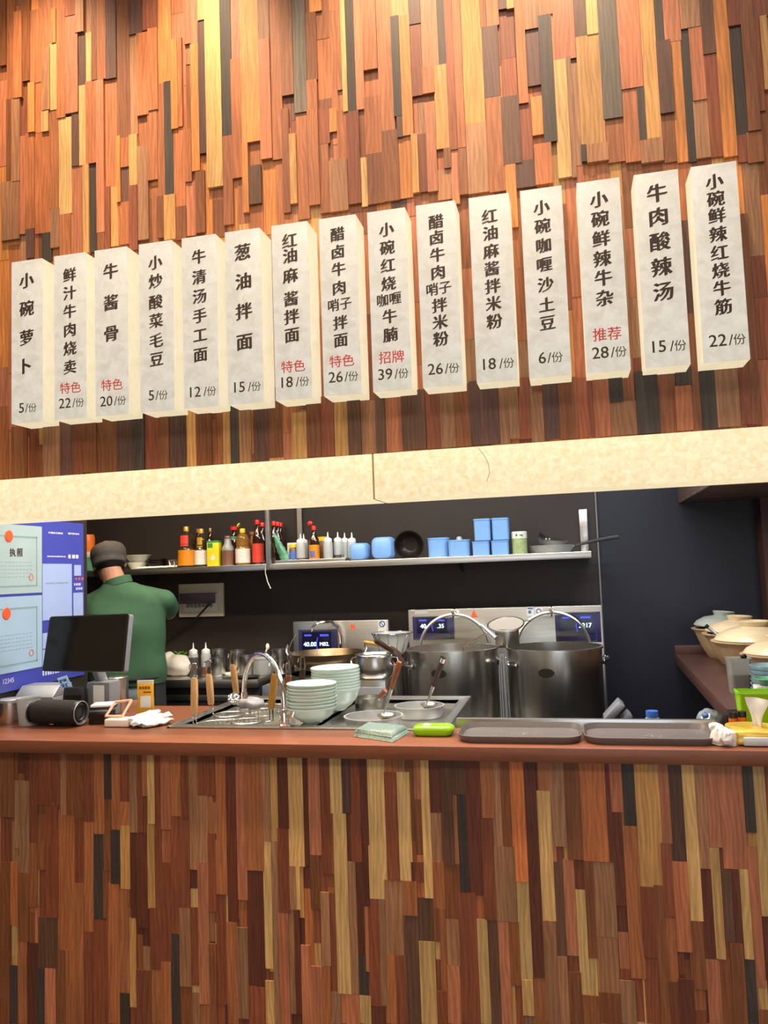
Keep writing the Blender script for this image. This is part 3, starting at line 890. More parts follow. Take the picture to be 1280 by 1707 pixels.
dashes(bm, Q['d'][1] + 0.02, 0.99, 1.596 - 1.15, 0.0065, 0.012, 4, rn)
dashes(bm, Q['d'][1] + 0.035, 1.004, 1.575 - 1.15, 0.0065, 0.012, 4, rn)
obj('white_print', bm, M['board_text'], nb)
bm = NB()
box(bm, 0.006, 0.008, Q['d'][1] + 0.02, Q['d'][1] + 0.075, 1.638 - 1.15, 1.691 - 1.15)
obj('white_tag', bm, M['sheet'], nb)
bm = NB()
dashes(bm, Q['d'][1] + 0.03, Q['d'][1] + 0.105, 1.623 - 1.15, 0.0065, 0.012, 3, rn)
obj('red_print', bm, M['sticker_red'], nb)

# ================================================================== SHELF AND WHAT STANDS ON IT
SHZ = 1.674
sf = thing('wall_shelf', 'long stainless steel wall shelf of bottles and blue boxes on dark wall', 'shelf', (0, 2.145, SHZ))
bm = NB()
box(bm, -3.3, 0.127, -0.345, 0.0, -0.012, 0.0)
box(bm, -3.3, 0.127, -0.347, -0.335, -0.036, 0.0, 0.002)
box(bm, 0.118, 0.127, -0.345, 0.0, -0.036, 0.0)
obj('shelf_board', bm, M['steel'], sf)
px_post = -1.669
bm = NB()
box(bm, px_post - 0.013, px_post + 0.013, -0.375, -0.349, -0.034, 0.62, 0.002)
obj('front_post', bm, M['steel'], sf)
bm = NB()
box(bm, px_post + 0.06, px_post + 0.09, -0.025, -0.002, 0.0, 0.62)
obj('rear_post', bm, M['steel'], sf)
bm = NB()
xb = 0.102
box(bm, xb - 0.022, xb + 0.022, -0.02, -0.002, 0.0, 0.245, 0.002)
obj('wall_bracket', bm, M['steel'], sf)
for xx in (-2.6, -0.6):
    bm = NB()
    prism(bm, [(-0.30, -0.012), (0.0, -0.012), (0.0, -0.09)], 'x', xx - 0.003, xx + 0.003)
    obj('wall_bracket', bm, M['dark_metal'], sf)

cb = NB()
tube(cb, [(-1.691, 1.79, SHZ - 0.005), (-1.695, 1.792, 1.623), (-1.686, 1.80, 1.571), (-1.668, 1.80, 1.532)], 0.003, 6)
one('loose_cord', cb, M['white'], 'short pale cord hanging from the steel shelf under its front post', 'cord')


def bottle(name, label, x, y, h, r, prof, parts, group=None, z=SHZ, cat='bottle', rz=0.0, sq=False):
    """prof: outline of the body; parts: (name, material, function(bm))"""
    t = thing(name, label, cat, (x, y, z + 0.0005), rz, group)
    b = NB()
    lathe(b, [(0, 0)] + [(q * r, p * h) for q, p in prof], seg=20)
    obj('body', b, parts[0], t)
    for nm, mm, fn in parts[1:]:
        b = NB()
        fn(b)
        obj(nm, b, mm, t)
    return t


SOYP = [(0.92, 0.0), (1, 0.02), (1, 0.44), (0.93, 0.47), (0.86, 0.50), (0.94, 0.56), (0.82, 0.64), (0.88, 0.70), (0.66, 0.80), (0.30, 0.86), (0.27, 0.92)]
BOTP = [(0.92, 0.0), (1, 0.02), (1, 0.55), (0.9, 0.64), (0.5, 0.78), (0.34, 0.84), (0.32, 0.93), (0, 0.93)]


def band(r, z0, z1, a0=0.0, a1=2 * PI, th=0.0012):
    """a printed label wrapped round a bottle"""
    def fn(b):
        n = 18
        inn, out = [], []
        for k in range(n + 1):
            a = a0 + (a1 - a0) * k / n
            for z in (z0, z1):
                inn.append(b.verts.new(((r + 0.0004) * math.cos(a), (r + 0.0004) * math.sin(a), z)))
                out.append(b.verts.new(((r + th) * math.cos(a), (r + th) * math.sin(a), z)))
        for k in range(n):
            i = 2 * k
            b.faces.new((out[i], out[i + 2], out[i + 3], out[i + 1]))
            b.faces.new((inn[i], inn[i + 1], inn[i + 3], inn[i + 2]))
            b.faces.new((inn[i], inn[i + 2], out[i + 2], out[i]))
            b.faces.new((inn[i + 1], out[i + 1], out[i + 3], inn[i + 3]))
    return fn


def capf(r, z0, z1):
    return lambda b: lathe(b, [(0, z0), (r, z0), (r, z1 - 0.003), (r * 0.9, z1), (0, z1)], seg=16)


F0, F1 = PI * 1.12, PI * 1.88     # the side that faces the dining room
x = -2.232
bottle('soy_bottle', 'tall soy bottle with amber label and red neck label, leftmost of the shelf bottles', x, 1.88, 0.245, 0.050, SOYP,
       (M['clearsoy'], ('amber_label', M['amber'], band(0.050, 0.010, 0.103)), ('red_label', M['redlabel'], band(0.045, 0.125, 0.19, PI * 1.38, PI * 1.72)), ('cap', M['gold'], capf(0.016, 0.216, 0.245))), 'bottles on the steel shelf')
x = -2.144
bottle('soy_bottle', 'soy bottle with yellow neck strip between amber labelled bottle and yellow carton', x, 1.90, 0.228, 0.042, SOYP,
       (M['clearsoy'], ('pale_label', M['label_white'], band(0.042, 0.012, 0.098)), ('yellow_label', M['gold'], band(0.037, 0.115, 0.175, PI * 1.42, PI * 1.68)), ('cap', M['gold'], capf(0.015, 0.200, 0.228))), 'bottles on the steel shelf')
for first, lb in ((True, 'dim dark bottle standing behind the two soy bottles'), (False, 'dark bottle with olive cap behind the yellow carton')):
    x = -2.237 if first else -2.156
    bottle('sauce_bottle', lb, x, 2.05, 0.235, 0.035, BOTP, (M['soy'], ('cap', M['wood_brown' if first else 'wok'], capf(0.014, 0.215, 0.24))), 'bottles on the steel shelf')
# yellow carton
x = -2.045
t = thing('seasoning_carton', 'bright yellow seasoning carton with green top on the steel shelf', 'carton', (x, 1.87, SHZ + 0.0005), 0.05)
bm = NB()
box(bm, -0.037, 0.037, -0.028, 0.028, 0, 0.150, 0.002)
obj('box', bm, M['yellow'], t)
bm = NB()
box(bm, -0.0372, 0.0372, -0.0284, 0.0284, 0.138, 0.1505, 0.001)
box(bm, -0.032, 0.0, -0.0286, -0.027, 0.108, 0.136)
obj('green_print', bm, M['greenp'], t)
bm = NB()
prism(bm, [(-0.014, 0.035), (0.012, 0.035), (0.014, 0.05), (0, 0.075), (-0.012, 0.05)], 'y', -0.0288, -0.0278)
obj('pale_picture', bm, M['label_white'], t)
# translucent jug of brown paste
x = -1.959
bottle('sauce_jug', 'translucent pinkish jug half full of brown sauce beside the yellow carton', x, 1.87, 0.165, 0.036,
       [(0.95, 0), (1, 0.03), (1, 0.60), (0.92, 0.66), (0.62, 0.78), (0.5, 0.98), (0, 0.98)],
       (M['frosted'], ('contents', M['sauce_brown'], lambda b: lathe(b, [(0, 0.002), (0.0362, 0.004), (0.0364, 0.09), (0, 0.09)], seg=20)), ('cap', M['sauce_brown'], capf(0.020, 0.160, 0.176))), 'bottles on the steel shelf')
x = -1.952
bottle('vinegar_bottle', 'green and white bottle with red cap behind the brown sauce jug', x, 1.95, 0.232, 0.034, BOTP,
       (M['soy'], ('neck_label', M['bag_green'], band(0.026, 0.140, 0.175)), ('red_label', M['redlabel'], band(0.034, 0.02, 0.09)), ('cap', M['red'], capf(0.022, 0.214, 0.236))), 'bottles on the steel shelf')
x = -1.864
t = bottle('oil_bottle', 'cooking oil bottle with open yellow flip cap on the steel shelf', x, 1.87, 0.220, 0.043, SOYP,
           (M['oil'], ('grey_label', M['label_white'], band(0.043, 0.012, 0.095)), ('cap', M['yellowcap'], capf(0.016, 0.190, 0.215)),
            ('flip_lid', M['yellowcap'], lambda b: lathe(b, [(0, 0), (0.014, 0), (0.014, 0.006), (0, 0.006)], seg=14, mtx=T(-0.022, 0, 0.235) @ RY(-1.0)))), 'bottles on the steel shelf')
x = -1.840
bottle('sauce_bottle', 'dim reddish sauce bottle between oil bottle and dark vinegar bottle', x, 1.96, 0.195, 0.033, BOTP,
       (M['wood_brown'], ('cap', M['wood_brown'], capf(0.016, 0.18, 0.2))), 'bottles on the steel shelf')
x = -1.769
bottle('vinegar_bottle', 'slim dark vinegar bottle with red cap and red label left of the shelf post', x, 1.87, 0.258, 0.032, BOTP,
       (M['soy'], ('red_label', M['redlabel'], band(0.032, 0.012, 0.122)), ('cap', M['red'], capf(0.015, 0.236, 0.262))), 'bottles on the steel shelf')
x = -1.783
bottle('vinegar_bottle', 'dark vinegar bottle with red cap right behind the shelf front post', x, 1.98, 0.250, 0.032, BOTP,
       (M['soy'], ('cap', M['red'], capf(0.015, 0.228, 0.254))), 'bottles on the steel shelf')
for k in range(3):
    x = [-1.701, -1.702, -1.711][k]
    bottle('vinegar_bottle', ['nearest', 'middle', 'farthest'][k] + ' of three red capped bottles behind the green plastic bag', x, [1.96, 2.03, 2.10][k], 0.252, 0.030, BOTP,
           (M['soy'], ('cap', M['red'], capf(0.014, 0.230, 0.256))), 'bottles on the steel shelf')

# steel tray that carries the squeeze bottles
x0, x1 = -1.680, -1.215
bm = NB()
box(bm, x0, x1, 1.815, 2.02, SHZ + 0.0005, SHZ + 0.004)
for a, b, c, d in ((x0, x1, 1.812, 1.818), (x0, x1, 2.017, 2.023), (x0, x0 + 0.006, 1.812, 2.023), (x1 - 0.006, x1, 1.812, 2.023)):
    box(bm, a, b, c, d, SHZ + 0.0005, SHZ + 0.018, 0.001)
one('shelf_tray', bm, M['steel'], 'shallow steel tray under the squeeze bottles on the wall shelf', 'tray')
TZ = SHZ + 0.0045
# green plastic bag leaning on the post
bm = NB()
secs = []
for k in range(9):
    u = k / 8
    w = 0.008 + 0.030 * (1 - u) ** 0.8 * min(1, 0.6 + 2 * u)
    cxk = -1.594 - 0.075 * u
    z = TZ + 0.001 + 0.172 * u
    secs.append([(cxk + w * math.cos(2 * PI * j / 14), 1.88 + 0.6 * w * math.sin(2 * PI * j / 14), z) for j in range(14)])
loft(bm, secs)
bmesh.ops.subdivide_edges(bm, edges=list(bm.edges), cuts=1)
crumple(bm, 0.008, 60, 2)
for v in bm.verts:
    v.co.z = max(v.co.z, TZ + 0.0005)
one('plastic_bag', bm, M['bag_green'], 'crumpled green plastic bag leaning against the shelf post', 'bag')
x = -1.549
t = thing('spice_jar', 'small spice jar with yellow lid beside the green plastic bag', 'jar', (x, 1.87, TZ))
bm = NB()
lathe(bm, [(0, 0), (0.022, 0), (0.024, 0.004), (0.024, 0.075), (0.019, 0.085), (0, 0.085)], seg=18)
obj('body', bm, M['sauce_brown'], t)
bm = NB()
lathe(bm, [(0.0243, 0.015), (0.0247, 0.015), (0.0247, 0.065), (0.0243, 0.065)], seg=18)
obj('label', bm, M['label_blue'], t)
bm = NB()
lathe(bm, [(0, 0.085), (0.024, 0.085), (0.024, 0.103), (0, 0.105)], seg=18)
obj('lid', bm, M['yellowcap'], t)
bm = NB()
x = -1.585
box(bm, -0.032, 0.032, -0.02, 0.02, 0, 0.118, 0.004)
one('seasoning_pack', bm, M['label_white'], 'pale printed pack standing behind the yellow lidded jar', 'pack', (x, 1.97, TZ))


def squeeze(label, x, y, z, level, mm=None, h=0.165, r=0.027, group='squeeze bottles on the shelf tray'):
    t = thing('squeeze_bottle', label, 'squeeze bottle', (x, y, z + 0.0005), 0, group)
    b = NB()
    lathe(b, [(0, 0), (r * 0.93, 0), (r, 0.004), (r, h * 0.60), (r * 0.9, h * 0.66), (r * 0.8, h * 0.67), (0, h * 0.67)], seg=20)
    obj('body', b, M['frosted_body'], t)
    b = NB()
    lathe(b, [(0, h * 0.67), (r * 0.86, h * 0.67), (r * 0.86, h * 0.76), (r * 0.5, h * 0.80), (r * 0.2, h * 0.82), (r * 0.08, h), (0, h)], seg=18)
    obj('nozzle_cap', b, M['white'], t)
    if level:
        b = NB()
        lathe(b, [(r * 1.002, 0.004), (r * 1.012, 0.004), (r * 1.012, h * level), (r * 1.002, h * level)], seg=20)
        obj('contents', b, mm or M['sauce'], t)
    return t


squeeze('left of two near squeeze bottles right of the yellow lidded jar', -1.500, 1.86, TZ, 0.13)
squeeze('right of two squeeze bottles close together left of the red topped bottle', -1.504, 1.93, TZ, 0.13)
x = -1.421
t = bottle('sauce_bottle', 'brown sauce bottle with open red cap and blue yellow label on the shelf tray', x, 1.87, 0.200, 0.030, BOTP,
           (M['soy'], ('yellow_label', M['amber'], band(0.030, 0.012, 0.095)), ('blue_label', M['label_blue'], band(0.0315, 0.025, 0.06, PI * 1.32, PI * 1.62)),
            ('cap', M['red'], capf(0.013, 0.180, 0.205)), ('flip_lid', M['red'], lambda b: ellip(b, (-0.022, 0, 0.222), 0.016, 0.008, 0.014))), 'bottles on the steel shelf', z=TZ)
x = -1.402
t = thing('sauce_jar', 'brown jar with wide yellow lid behind the brown sauce bottle', 'jar', (x, 1.97, TZ))
bm = NB()
lathe(bm, [(0, 0), (0.030, 0), (0.031, 0.11), (0.028, 0.12), (0, 0.12)], seg=18)
obj('body', bm, M['sauce_brown'], t)
bm = NB()
lathe(bm, [(0, 0.12), (0.032, 0.12), (0.032, 0.145), (0, 0.147)], seg=18)
obj('lid', bm, M['yellowcap'], t)
squeeze('empty squeeze bottle right of the brown sauce bottle', -1.335, 1.86, TZ, 0)
squeeze('squeeze bottle with grey sauce at its base behind the glass tube', -1.287, 1.90, TZ, 0.2)
squeeze('third squeeze bottle from the right end of the shelf tray, empty', -1.260, 1.95, TZ, 0, h=0.162)
squeeze('empty squeeze bottle at the right end beside the blue tub', -1.211, 1.93, SHZ, 0)
bm = NB()
lathe(bm, [(0, 0), (0.018, 0.0), (0.018, 0.006), (0.006, 0.012), (0.005, 0.10), (0.0, 0.10)], seg=16)
one('glass_tube', bm, M['clear'], 'thin clear glass tube on a round foot before the squeeze bottles', 'glass tube', (-1.245, 1.845, TZ))


def tub(label, x, y, z, w, d, h, r, lid=True, group='frosted blue plastic tubs on the shelf', rot=None):
    t = thing('plastic_tub', label, 'tub', (x, y, z + 0.0005), 0, group)
    b = NB()
    secs = []
    for s, zz in ((0.90, 0), (0.97, 0.02 * h), (1.0, 0.95 * h)):
        secs.append([(px * s, py * s, zz) for px, py in rrect(w, d, r)])
    loft(b, secs, True)
    obj('tub_body', b, M['blue_tub'], t, smooth=0.9)
    if lid:
        b = NB()
        secs = [[(px * s, py * s, zz) for px, py in rrect(w, d, r)] for s, zz in ((1.04, 0.92 * h), (1.04, 0.99 * h), (0.97, h))]
        loft(b, secs, True)
        obj('lid', b, M['blue_tub'], t, smooth=0.9)
    return t


def lying_tub(label, x, y, z, w, h, depth, group='frosted blue plastic tubs on the shelf'):
    """a tub laid on its side, bottom to the room"""
    t = thing('plastic_tub', label, 'tub', (x, y, z + h / 2 + 0.001), 0, group)
    b = NB()
    secs = []
    for s, yy in ((0.80, -depth / 2 - 0.006), (0.93, -depth / 2), (1.0, depth / 2)):
        secs.append([(px * s, yy, pz * s) for px, pz in rrect(w, h, min(w, h) * 0.28)])
    loft(b, secs)
    obj('tub_body', b, M['blue_tub'], t, smooth=1.2)
    b = NB()
    secs = [[(px * s, yy, pz * s) for px, pz in rrect(w, h, min(w, h) * 0.28)] for s, yy in ((0.999, depth / 2 - 0.012), (0.999, depth / 2))]
    loft(b, secs)
    obj('rim', b, M['blue_tub'], t, smooth=1.2)
    return t


lying_tub('small blue tub lying on its side, leftmost of the blue tubs', -1.152, 1.88, SHZ, 0.104, 0.100, 0.09)
lying_tub('larger blue tub lying on its side left of the black bowl', -1.017, 1.90, SHZ, 0.124, 0.130, 0.10)
# black bowl standing on edge
bm = NB()
R = 0.084
lathe(bm, [(0, 0.0), (0.045, 0.0), (0.070, 0.02), (R, 0.055), (R + 0.002, 0.062), (R - 0.004, 0.060), (0.066, 0.024), (0.040, 0.006), (0, 0.006)], seg=36,
      mtx=T(0, 0, 0.0845) @ RX(PI / 2 + 0.16))
one('black_bowl', bm, M['blackiron'], 'black iron bowl propped on edge facing the room among blue tubs', 'bowl', (-0.870, 1.97, SHZ + 0.001))
tub('blue round cornered tub right of the black bowl', -0.700, 1.92, SHZ, 0.120, 0.10, 0.110, 0.035)
t = tub('blue tub with a small pouring nozzle on its lid', -0.578, 1.88, SHZ, 0.120, 0.10, 0.092, 0.025)
bm = NB()
lathe(bm, [(0, 0.09), (0.018, 0.09), (0.016, 0.10), (0.012, 0.11), (0, 0.112)], seg=14)
obj('nozzle', bm, M['frosted'], t)
for k, (lb) in enumerate(('lower left blue box of the four box block', 'lower right blue box of the four box block')):
    tub(lb, [-0.456, -0.352][k], 1.89, SHZ, 0.094, 0.11, 0.078, 0.012)
for k, (lb) in enumerate(('upper left tall blue box standing on lower blue box', 'upper right tall blue box standing on lower blue box')):
    tub(lb, [-0.445, -0.346][k], 1.89, SHZ + 0.080, 0.091, 0.11, 0.122, 0.014)
x = -0.248
t = thing('seasoning_tub', 'round green and white seasoning tub right of the blue boxes', 'tub', (x, 1.88, SHZ + 0.0005))
bm = NB()
lathe(bm, [(0, 0), (0.040, 0), (0.041, 0.002), (0.041, 0.085), (0, 0.085)], seg=24)
obj('body', bm, mat('olive_green_label', '#8b9a6a', 0.5, var=0.15, scale=60), t)
bm = NB()
lathe(bm, [(0, 0.085), (0.042, 0.085), (0.042, 0.120), (0.039, 0.123), (0, 0.123)], seg=24)
obj('lid', bm, M['label_white'], t)
bm = NB()
lathe(bm, [(0, 0), (0.007, 0), (0.007, 0.0006), (0, 0.0006)], seg=12, mtx=T(-0.012, -0.0405, 0.103) @ RX(PI / 2))
box(bm, 0.004, 0.022, -0.0425, -0.0395, 0.099, 0.106)
obj('mark', bm, M['greenp'], t)
# frying pans


def pan(label, x, y, z, r, h, handle, mm, tilt=None):
    t = thing('frying_pan', label, 'pan', (x, y, z + 0.0005), 0, 'frying pans on the shelf')
    if tilt:
        t.rotation_euler = tilt
    b = NB()
    lathe(b, [(0, 0), (r * 0.74, 0), (r * 0.80, 0.004), (r, h), (r * 1.01, h + 0.001), (r * 0.985, h), (r * 0.77, 0.007), (0, 0.005)], seg=40)
    obj('pan_body', b, mm, t)
    b = NB()
    tube(b, handle, [0.008, 0.008, 0.010, 0.012, 0.010], 8, flat=0.6)
    obj('handle', b, M['dark_metal'], t)
    b = NB()
    for s in (-1, 1):
        ellip(b, (handle[0][0] - 0.006, handle[0][1] + s * 0.01, handle[0][2]), 0.005, 0.005, 0.005, u=10, v=8)
    obj('rivet', b, M['steel'], t)
    return t


pan('large grey frying pan with handle jutting past the right shelf end', -0.088, 1.975, SHZ, 0.135, 0.042,
    [(0.133, -0.02, 0.036), (0.18, -0.028, 0.046), (0.25, -0.04, 0.060), (0.32, -0.05, 0.070), (0.365, -0.056, 0.074)], M['alu'])
pan('small steel frying pan resting tilted on the larger grey pan', -0.076, 1.975, SHZ + 0.050, 0.085, 0.026,
    [(0.084, 0.0, 0.022), (0.12, 0.004, 0.03), (0.15, 0.01, 0.036), (0.17, 0.012, 0.04), (0.18, 0.014, 0.042)], M['steel2'], (0.06, -0.14, 1.9))
# left end of the shelf
x = -2.921
t = thing('storage_box', 'pale green lidded box under the orange jar at the shelf left end', 'box', (x, 1.95, SHZ + 0.0005))
bm = NB()
box(bm, -0.07, 0.07, -0.05, 0.05, 0, 0.085, 0.006)
obj('box_body', bm, M['bag_green'], t)
bm = NB()
box(bm, -0.073, 0.073, -0.053, 0.053, 0.085, 0.108, 0.004)
obj('lid', bm, M['label_white'], t)
t = thing('orange_jar', 'orange jar with pale foot standing on the pale green box', 'jar', (-2.951, 1.95, SHZ + 0.1095))
bm = NB()
lathe(bm, [(0, 0.012), (0.040, 0.012), (0.046, 0.03), (0.047, 0.10), (0.040, 0.122), (0, 0.124)], seg=24)
obj('body', bm, M['orange'], t)
bm = NB()
lathe(bm, [(0, 0), (0.036, 0), (0.040, 0.012), (0, 0.012)], seg=24)
obj('base', bm, M['label_white'], t)
xb1 = -2.597
bm = NB()
lathe(bm, [(0, 0), (0.035, 0), (0.04, 0.004), (0.062, 0.040), (0.064, 0.043), (0.06, 0.042), (0.037, 0.008), (0, 0.006)], seg=28)
one('enamel_bowl', bm, M['ceramic_in'], 'small cream bowl on the shelf right of the cook, lower of two', 'bowl', (xb1, 1.94, SHZ + 0.0005), 0, 'cream bowls by the cook')
bm = NB()
lathe(bm, [(0, 0.0), (0.036, 0.0), (0.045, 0.006), (0.078, 0.045), (0.086, 0.050), (0.080, 0.052), (0.042, 0.012), (0, 0.008)], seg=28)
one('enamel_bowl', bm, M['ceramic_in'], 'wide cream bowl with flared rim stacked on the smaller cream bowl', 'bowl', (xb1 + 0.004, 1.94, SHZ + 0.036), 0, 'cream bowls by the cook')
for k in range(3):
    bm = NB()
    lathe(bm, [(0, 0), (0.036, 0), (0.040, 0.004), (0.058, 0.030), (0.059, 0.033), (0.055, 0.032), (0.036, 0.008), (0, 0.007)], seg=24)
    one('black_dish', bm, M['blackiron'], ['bottom', 'middle', 'top'][k] + ' dish of the little black stack beside the glass cup', 'dish', (-2.459, 1.94, SHZ + 0.0005 + 0.0125 * k), 0, 'stack of black dishes')
bm = NB()
lathe(bm, [(0, 0), (0.022, 0), (0.024, 0.004), (0.031, 0.045), (0.033, 0.046), (0.031, 0.044), (0.021, 0.008), (0, 0.008)], seg=20)
one('glass_cup', bm, M['clear'], 'small clear glass cup left of the amber labelled soy bottle', 'cup', (-2.314, 1.87, SHZ + 0.0005))
bm = NB()
bmesh.ops.create_grid(bm, x_segments=26, y_segments=12, size=0.5)
for v in bm.verts:
    u = v.co.x
    v.co = Vector((v.co.x * 0.24, v.co.y * 0.11, 0.005 + 0.006 * abs(noise.noise(Vector((v.co.x * 9, v.co.y * 5, 1)))) + 0.004 * math.cos(v.co.y * 20)))
rg = bmesh.ops.extrude_face_region(bm, geom=list(bm.faces))
for v in [q for q in rg['geom'] if isinstance(q, bmesh.types.BMVert)]:
    v.co.z += 0.003
for v in bm.verts:
    v.co.z = max(v.co.z, 0.0005)
one('white_cloth', bm, M['paper'], 'folded white cloth lying on the shelf before the cream bowls', 'cloth', (-2.400 + 0.0, 1.858, SHZ + 0.0005), 0.0)

# ================================================================== BREAKER BOX AND CABLE
bx0, bz1 = -2.418, 1.572
bx1, bz0 = -2.113, 1.363
bk = thing('breaker_box', 'cream wall breaker box with purple see-through cover', 'breaker box', ((bx0 + bx1) / 2, 2.149, bz0))
w, h = bx1 - bx0, bz1 - bz0
bm = NB()
box(bm, -w / 2, w / 2, -0.022, 0, 0, h, 0.004)
obj('frame', bm, M['breaker'], bk)
bm = NB()
box(bm, -w / 2 + 0.035, w / 2 - 0.035, -0.026, -0.021, 0.035, h - 0.055, 0.003)
obj('breaker_plate', bm, M['label_white'], bk)
bm = NB()
for k in range(7):
    box(bm, -w / 2 + 0.055 + k * 0.027, -w / 2 + 0.075 + k * 0.027, -0.034, -0.025, 0.06, 0.10, 0.002)
obj('breaker_switch', bm, M['grey'], bk)
bm = NB()
box(bm, -w / 2 + 0.025, w / 2 - 0.035, -0.062, -0.059, 0.085, h - 0.06, 0.001, mtx=T(0, 0, 0))
box(bm, -w / 2 + 0.025, w / 2 - 0.035, -0.062, -0.02, h - 0.062, h - 0.059)
obj('cover', bm, M['purple'], bk)
cb = NB()
P0 = Vector((-2.190, 2.100, 1.446))
P1 = Vector((-2.333, 2.120, 1.321))
P2 = Vector((-2.515, 2.130, 1.217))
P3 = Vector((-2.668, 2.130, 1.128))
tube(cb, [P0, P0.lerp(P1, .5), P1, P1.lerp(P2, .5), P2, P3, P3 + Vector((-0.15, 0, -0.12))], 0.006, 8)
one('power_cable', cb, M['black'], 'black power cable sagging from the breaker box towards the cook', 'cable')

# ================================================================== BACK COUNTER (LEFT) WITH WOK STOVE
bc = thing('back_counter', 'steel back counter along dark wall behind the cook, dark cupboards below', 'counter', (-2.4, 1.55, 0.1))
bm = NB()
box(bm, -1.0, 0.74, 0.0, 0.595, 0.905, 0.95, 0.004)
obj('top', bm, M['steel'], bc)
bm = NB()
box(bm, -1.0, 0.74, 0.03, 0.595, 0.0, 0.905)
obj('cupboard', bm, M['dark_metal'], bc)
for k in range(3):
    bm = NB()
    box(bm, -0.98 + k * 0.58, -0.42 + k * 0.58, 0.012, 0.03, 0.08, 0.86, 0.003)
    d = obj('door', bm, M['dark_metal'], bc)
    bm = NB()
    box(bm, -0.98 + k * 0.58, -0.42 + k * 0.58, 0.004, 0.014, 0.835, 0.865, 0.002)
    obj('handle', bm, M['steel'], d)

ws = thing('wok_stove', 'small induction wok stove with blue display panel behind the bowl stacks', 'stove', (-1.29, 1.45, 0.1))
bm = NB()
box(bm, -0.305, 0.305, 0.0, 0.56, 0.0, 0.93, 0.004)
obj('stove_body', bm, M['steel'], ws)
wx0, wx1, wzt = -1.618, -1.032, 1.326
bm = NB()
box(bm, wx0 + 1.29, wx1 + 1.29, 0.57, 0.62, 0.70, wzt - 0.1, 0.004)
bp = obj('back_panel', bm, M['steel'], ws)
bm = NB()
lathe(bm, [(0.225, 0.0), (0.235, 0.0), (0.215, 0.035), (0.205, 0.035)], c=(-0.02, 0.25, 0.931), seg=36)
obj('wok_ring', bm, M['dark_metal'], ws)


def display(parent, px0, px1, pz0, pz1, y, ox, oz, texts):
    """navy control panel with a lit read-out, in the stove's own space"""
    b = NB()
    box(b, px0 - ox, px1 - ox, y - 0.006, y, pz0 - oz, pz1 - oz, 0.003)
    f = obj('control_panel', b, M['disp_frame'], parent)
    w, h = px1 - px0, pz1 - pz0
    b = NB()
    box(b, px0 - ox + 0.10 * w, px1 - ox - 0.16 * w, y - 0.009, y - 0.005, pz0 - oz + 0.28 * h, pz1 - oz - 0.08 * h)
    obj('display', b, M['display'], f)
    b = NB()
    a0, a1, c0, c1 = px0 - ox + 0.05 * w, px1 - ox - 0.11 * w, pz0 - oz + 0.04 * h, pz1 - oz - 0.03 * h
    tube(b, [(a0, y - 0.008, c0), (a1, y - 0.008, c0), (a1, y - 0.008, c1), (a0, y - 0.008, c1)], 0.0022, 6, closed=True)
    obj('display_frame', b, M['trim'], f)
    b = NB()
    for tx, fx, fz, sz in texts:
        glyphs(b, tx, sz, px0 - ox + fx * w, pz0 - oz + fz * h, y - 0.0096, nib=0.04)
    obj('readout', b, M['glow'], f, smooth=0)
    b = NB()
    box(b, px0 - ox + 0.16 * w, px0 - ox + 0.34 * w, y - 0.0097, y - 0.009, pz0 - oz + 0.80 * h, pz0 - oz + 0.85 * h)
    box(b, px0 - ox + 0.56 * w, px0 - ox + 0.78 * w, y - 0.0097, y - 0.009, pz0 - oz + 0.79 * h, pz0 - oz + 0.85 * h)
    tube(b, [(px0 - ox + 0.50 * w, y - 0.0092, pz0 - oz + 0.76 * h), (px0 - ox + 0.465 * w, y - 0.0092, pz0 - oz + 0.56 * h), (px0 - ox + 0.49 * w, y - 0.0092, pz0 - oz + 0.36 * h)], 0.0022, 6)
    obj('blue_marks', b, M['glowblue'], f, smooth=0)
    return f


display(ws, -1.583, -1.341, 1.082, 1.279, 2.019 - 1.45, -1.29, 0.1, [('40.00', 0.30, 0.56, 0.036), ('M02.', 0.67, 0.56, 0.030)])


def sticker(parent, name, px, pz, w, h, y, m, ox, oz):
    b = NB()
    box(b, px - ox - w / 2, px - ox + w / 2, y - 0.0012, y, pz - oz - h / 2, pz - oz + h / 2)
    return obj(name, b, m, parent)


lb = sticker(ws, 'certificate_sticker', -1.069, 1.292, 0.050, 0.062, 0.57, M['label_white'], -1.29, 0.1)
bm = NB()
lathe(bm, [(0.012, 0), (0.019, 0), (0.019, 0.001), (0.012, 0.001)], seg=20, mtx=T(-1.069 + 1.29, 0.5695, 1.302 - 0.1) @ RX(PI / 2))
tube(bm, [(-1.069 + 1.28, 0.568, 1.302 - 0.09), (-1.069 + 1.30, 0.568, 1.302 - 0.11)], 0.002, 6)
obj('blue_mark', bm, M['sticker_blue'], lb)
sticker(ws, 'warning_sticker', -1.247, 1.289, 0.026, 0.026, 0.57, M['sticker_red'], -1.29, 0.1)
# swing tap over the wok
bm = NB()
tx, ty = -1.466, 1.95
p = [Vector((-1.310, 1.980, 1.136)), Vector((-1.314, 1.980, 1.241)), Vector((-1.327, 1.970, 1.294)), Vector((-1.357, 1.950, 1.327)), Vector((-1.395, 1.930, 1.326)), Vector((-1.440, 1.910, 1.314)), Vector((-1.457, 1.905, 1.298)), Vector((-1.459, 1.900, 1.274))]
p.insert(0, Vector((p[0].x, 1.98, 1.031)))
tube(bm, p, 0.0085, 10)
lathe(bm, [(0, 0), (0.02, 0), (0.02, 0.02), (0.0, 0.02)], c=(p[0].x, 1.98, 1.0305), seg=16)
one('wok_tap', bm, M['chrome'], 'bent steel swing tap arching over the wok', 'tap')

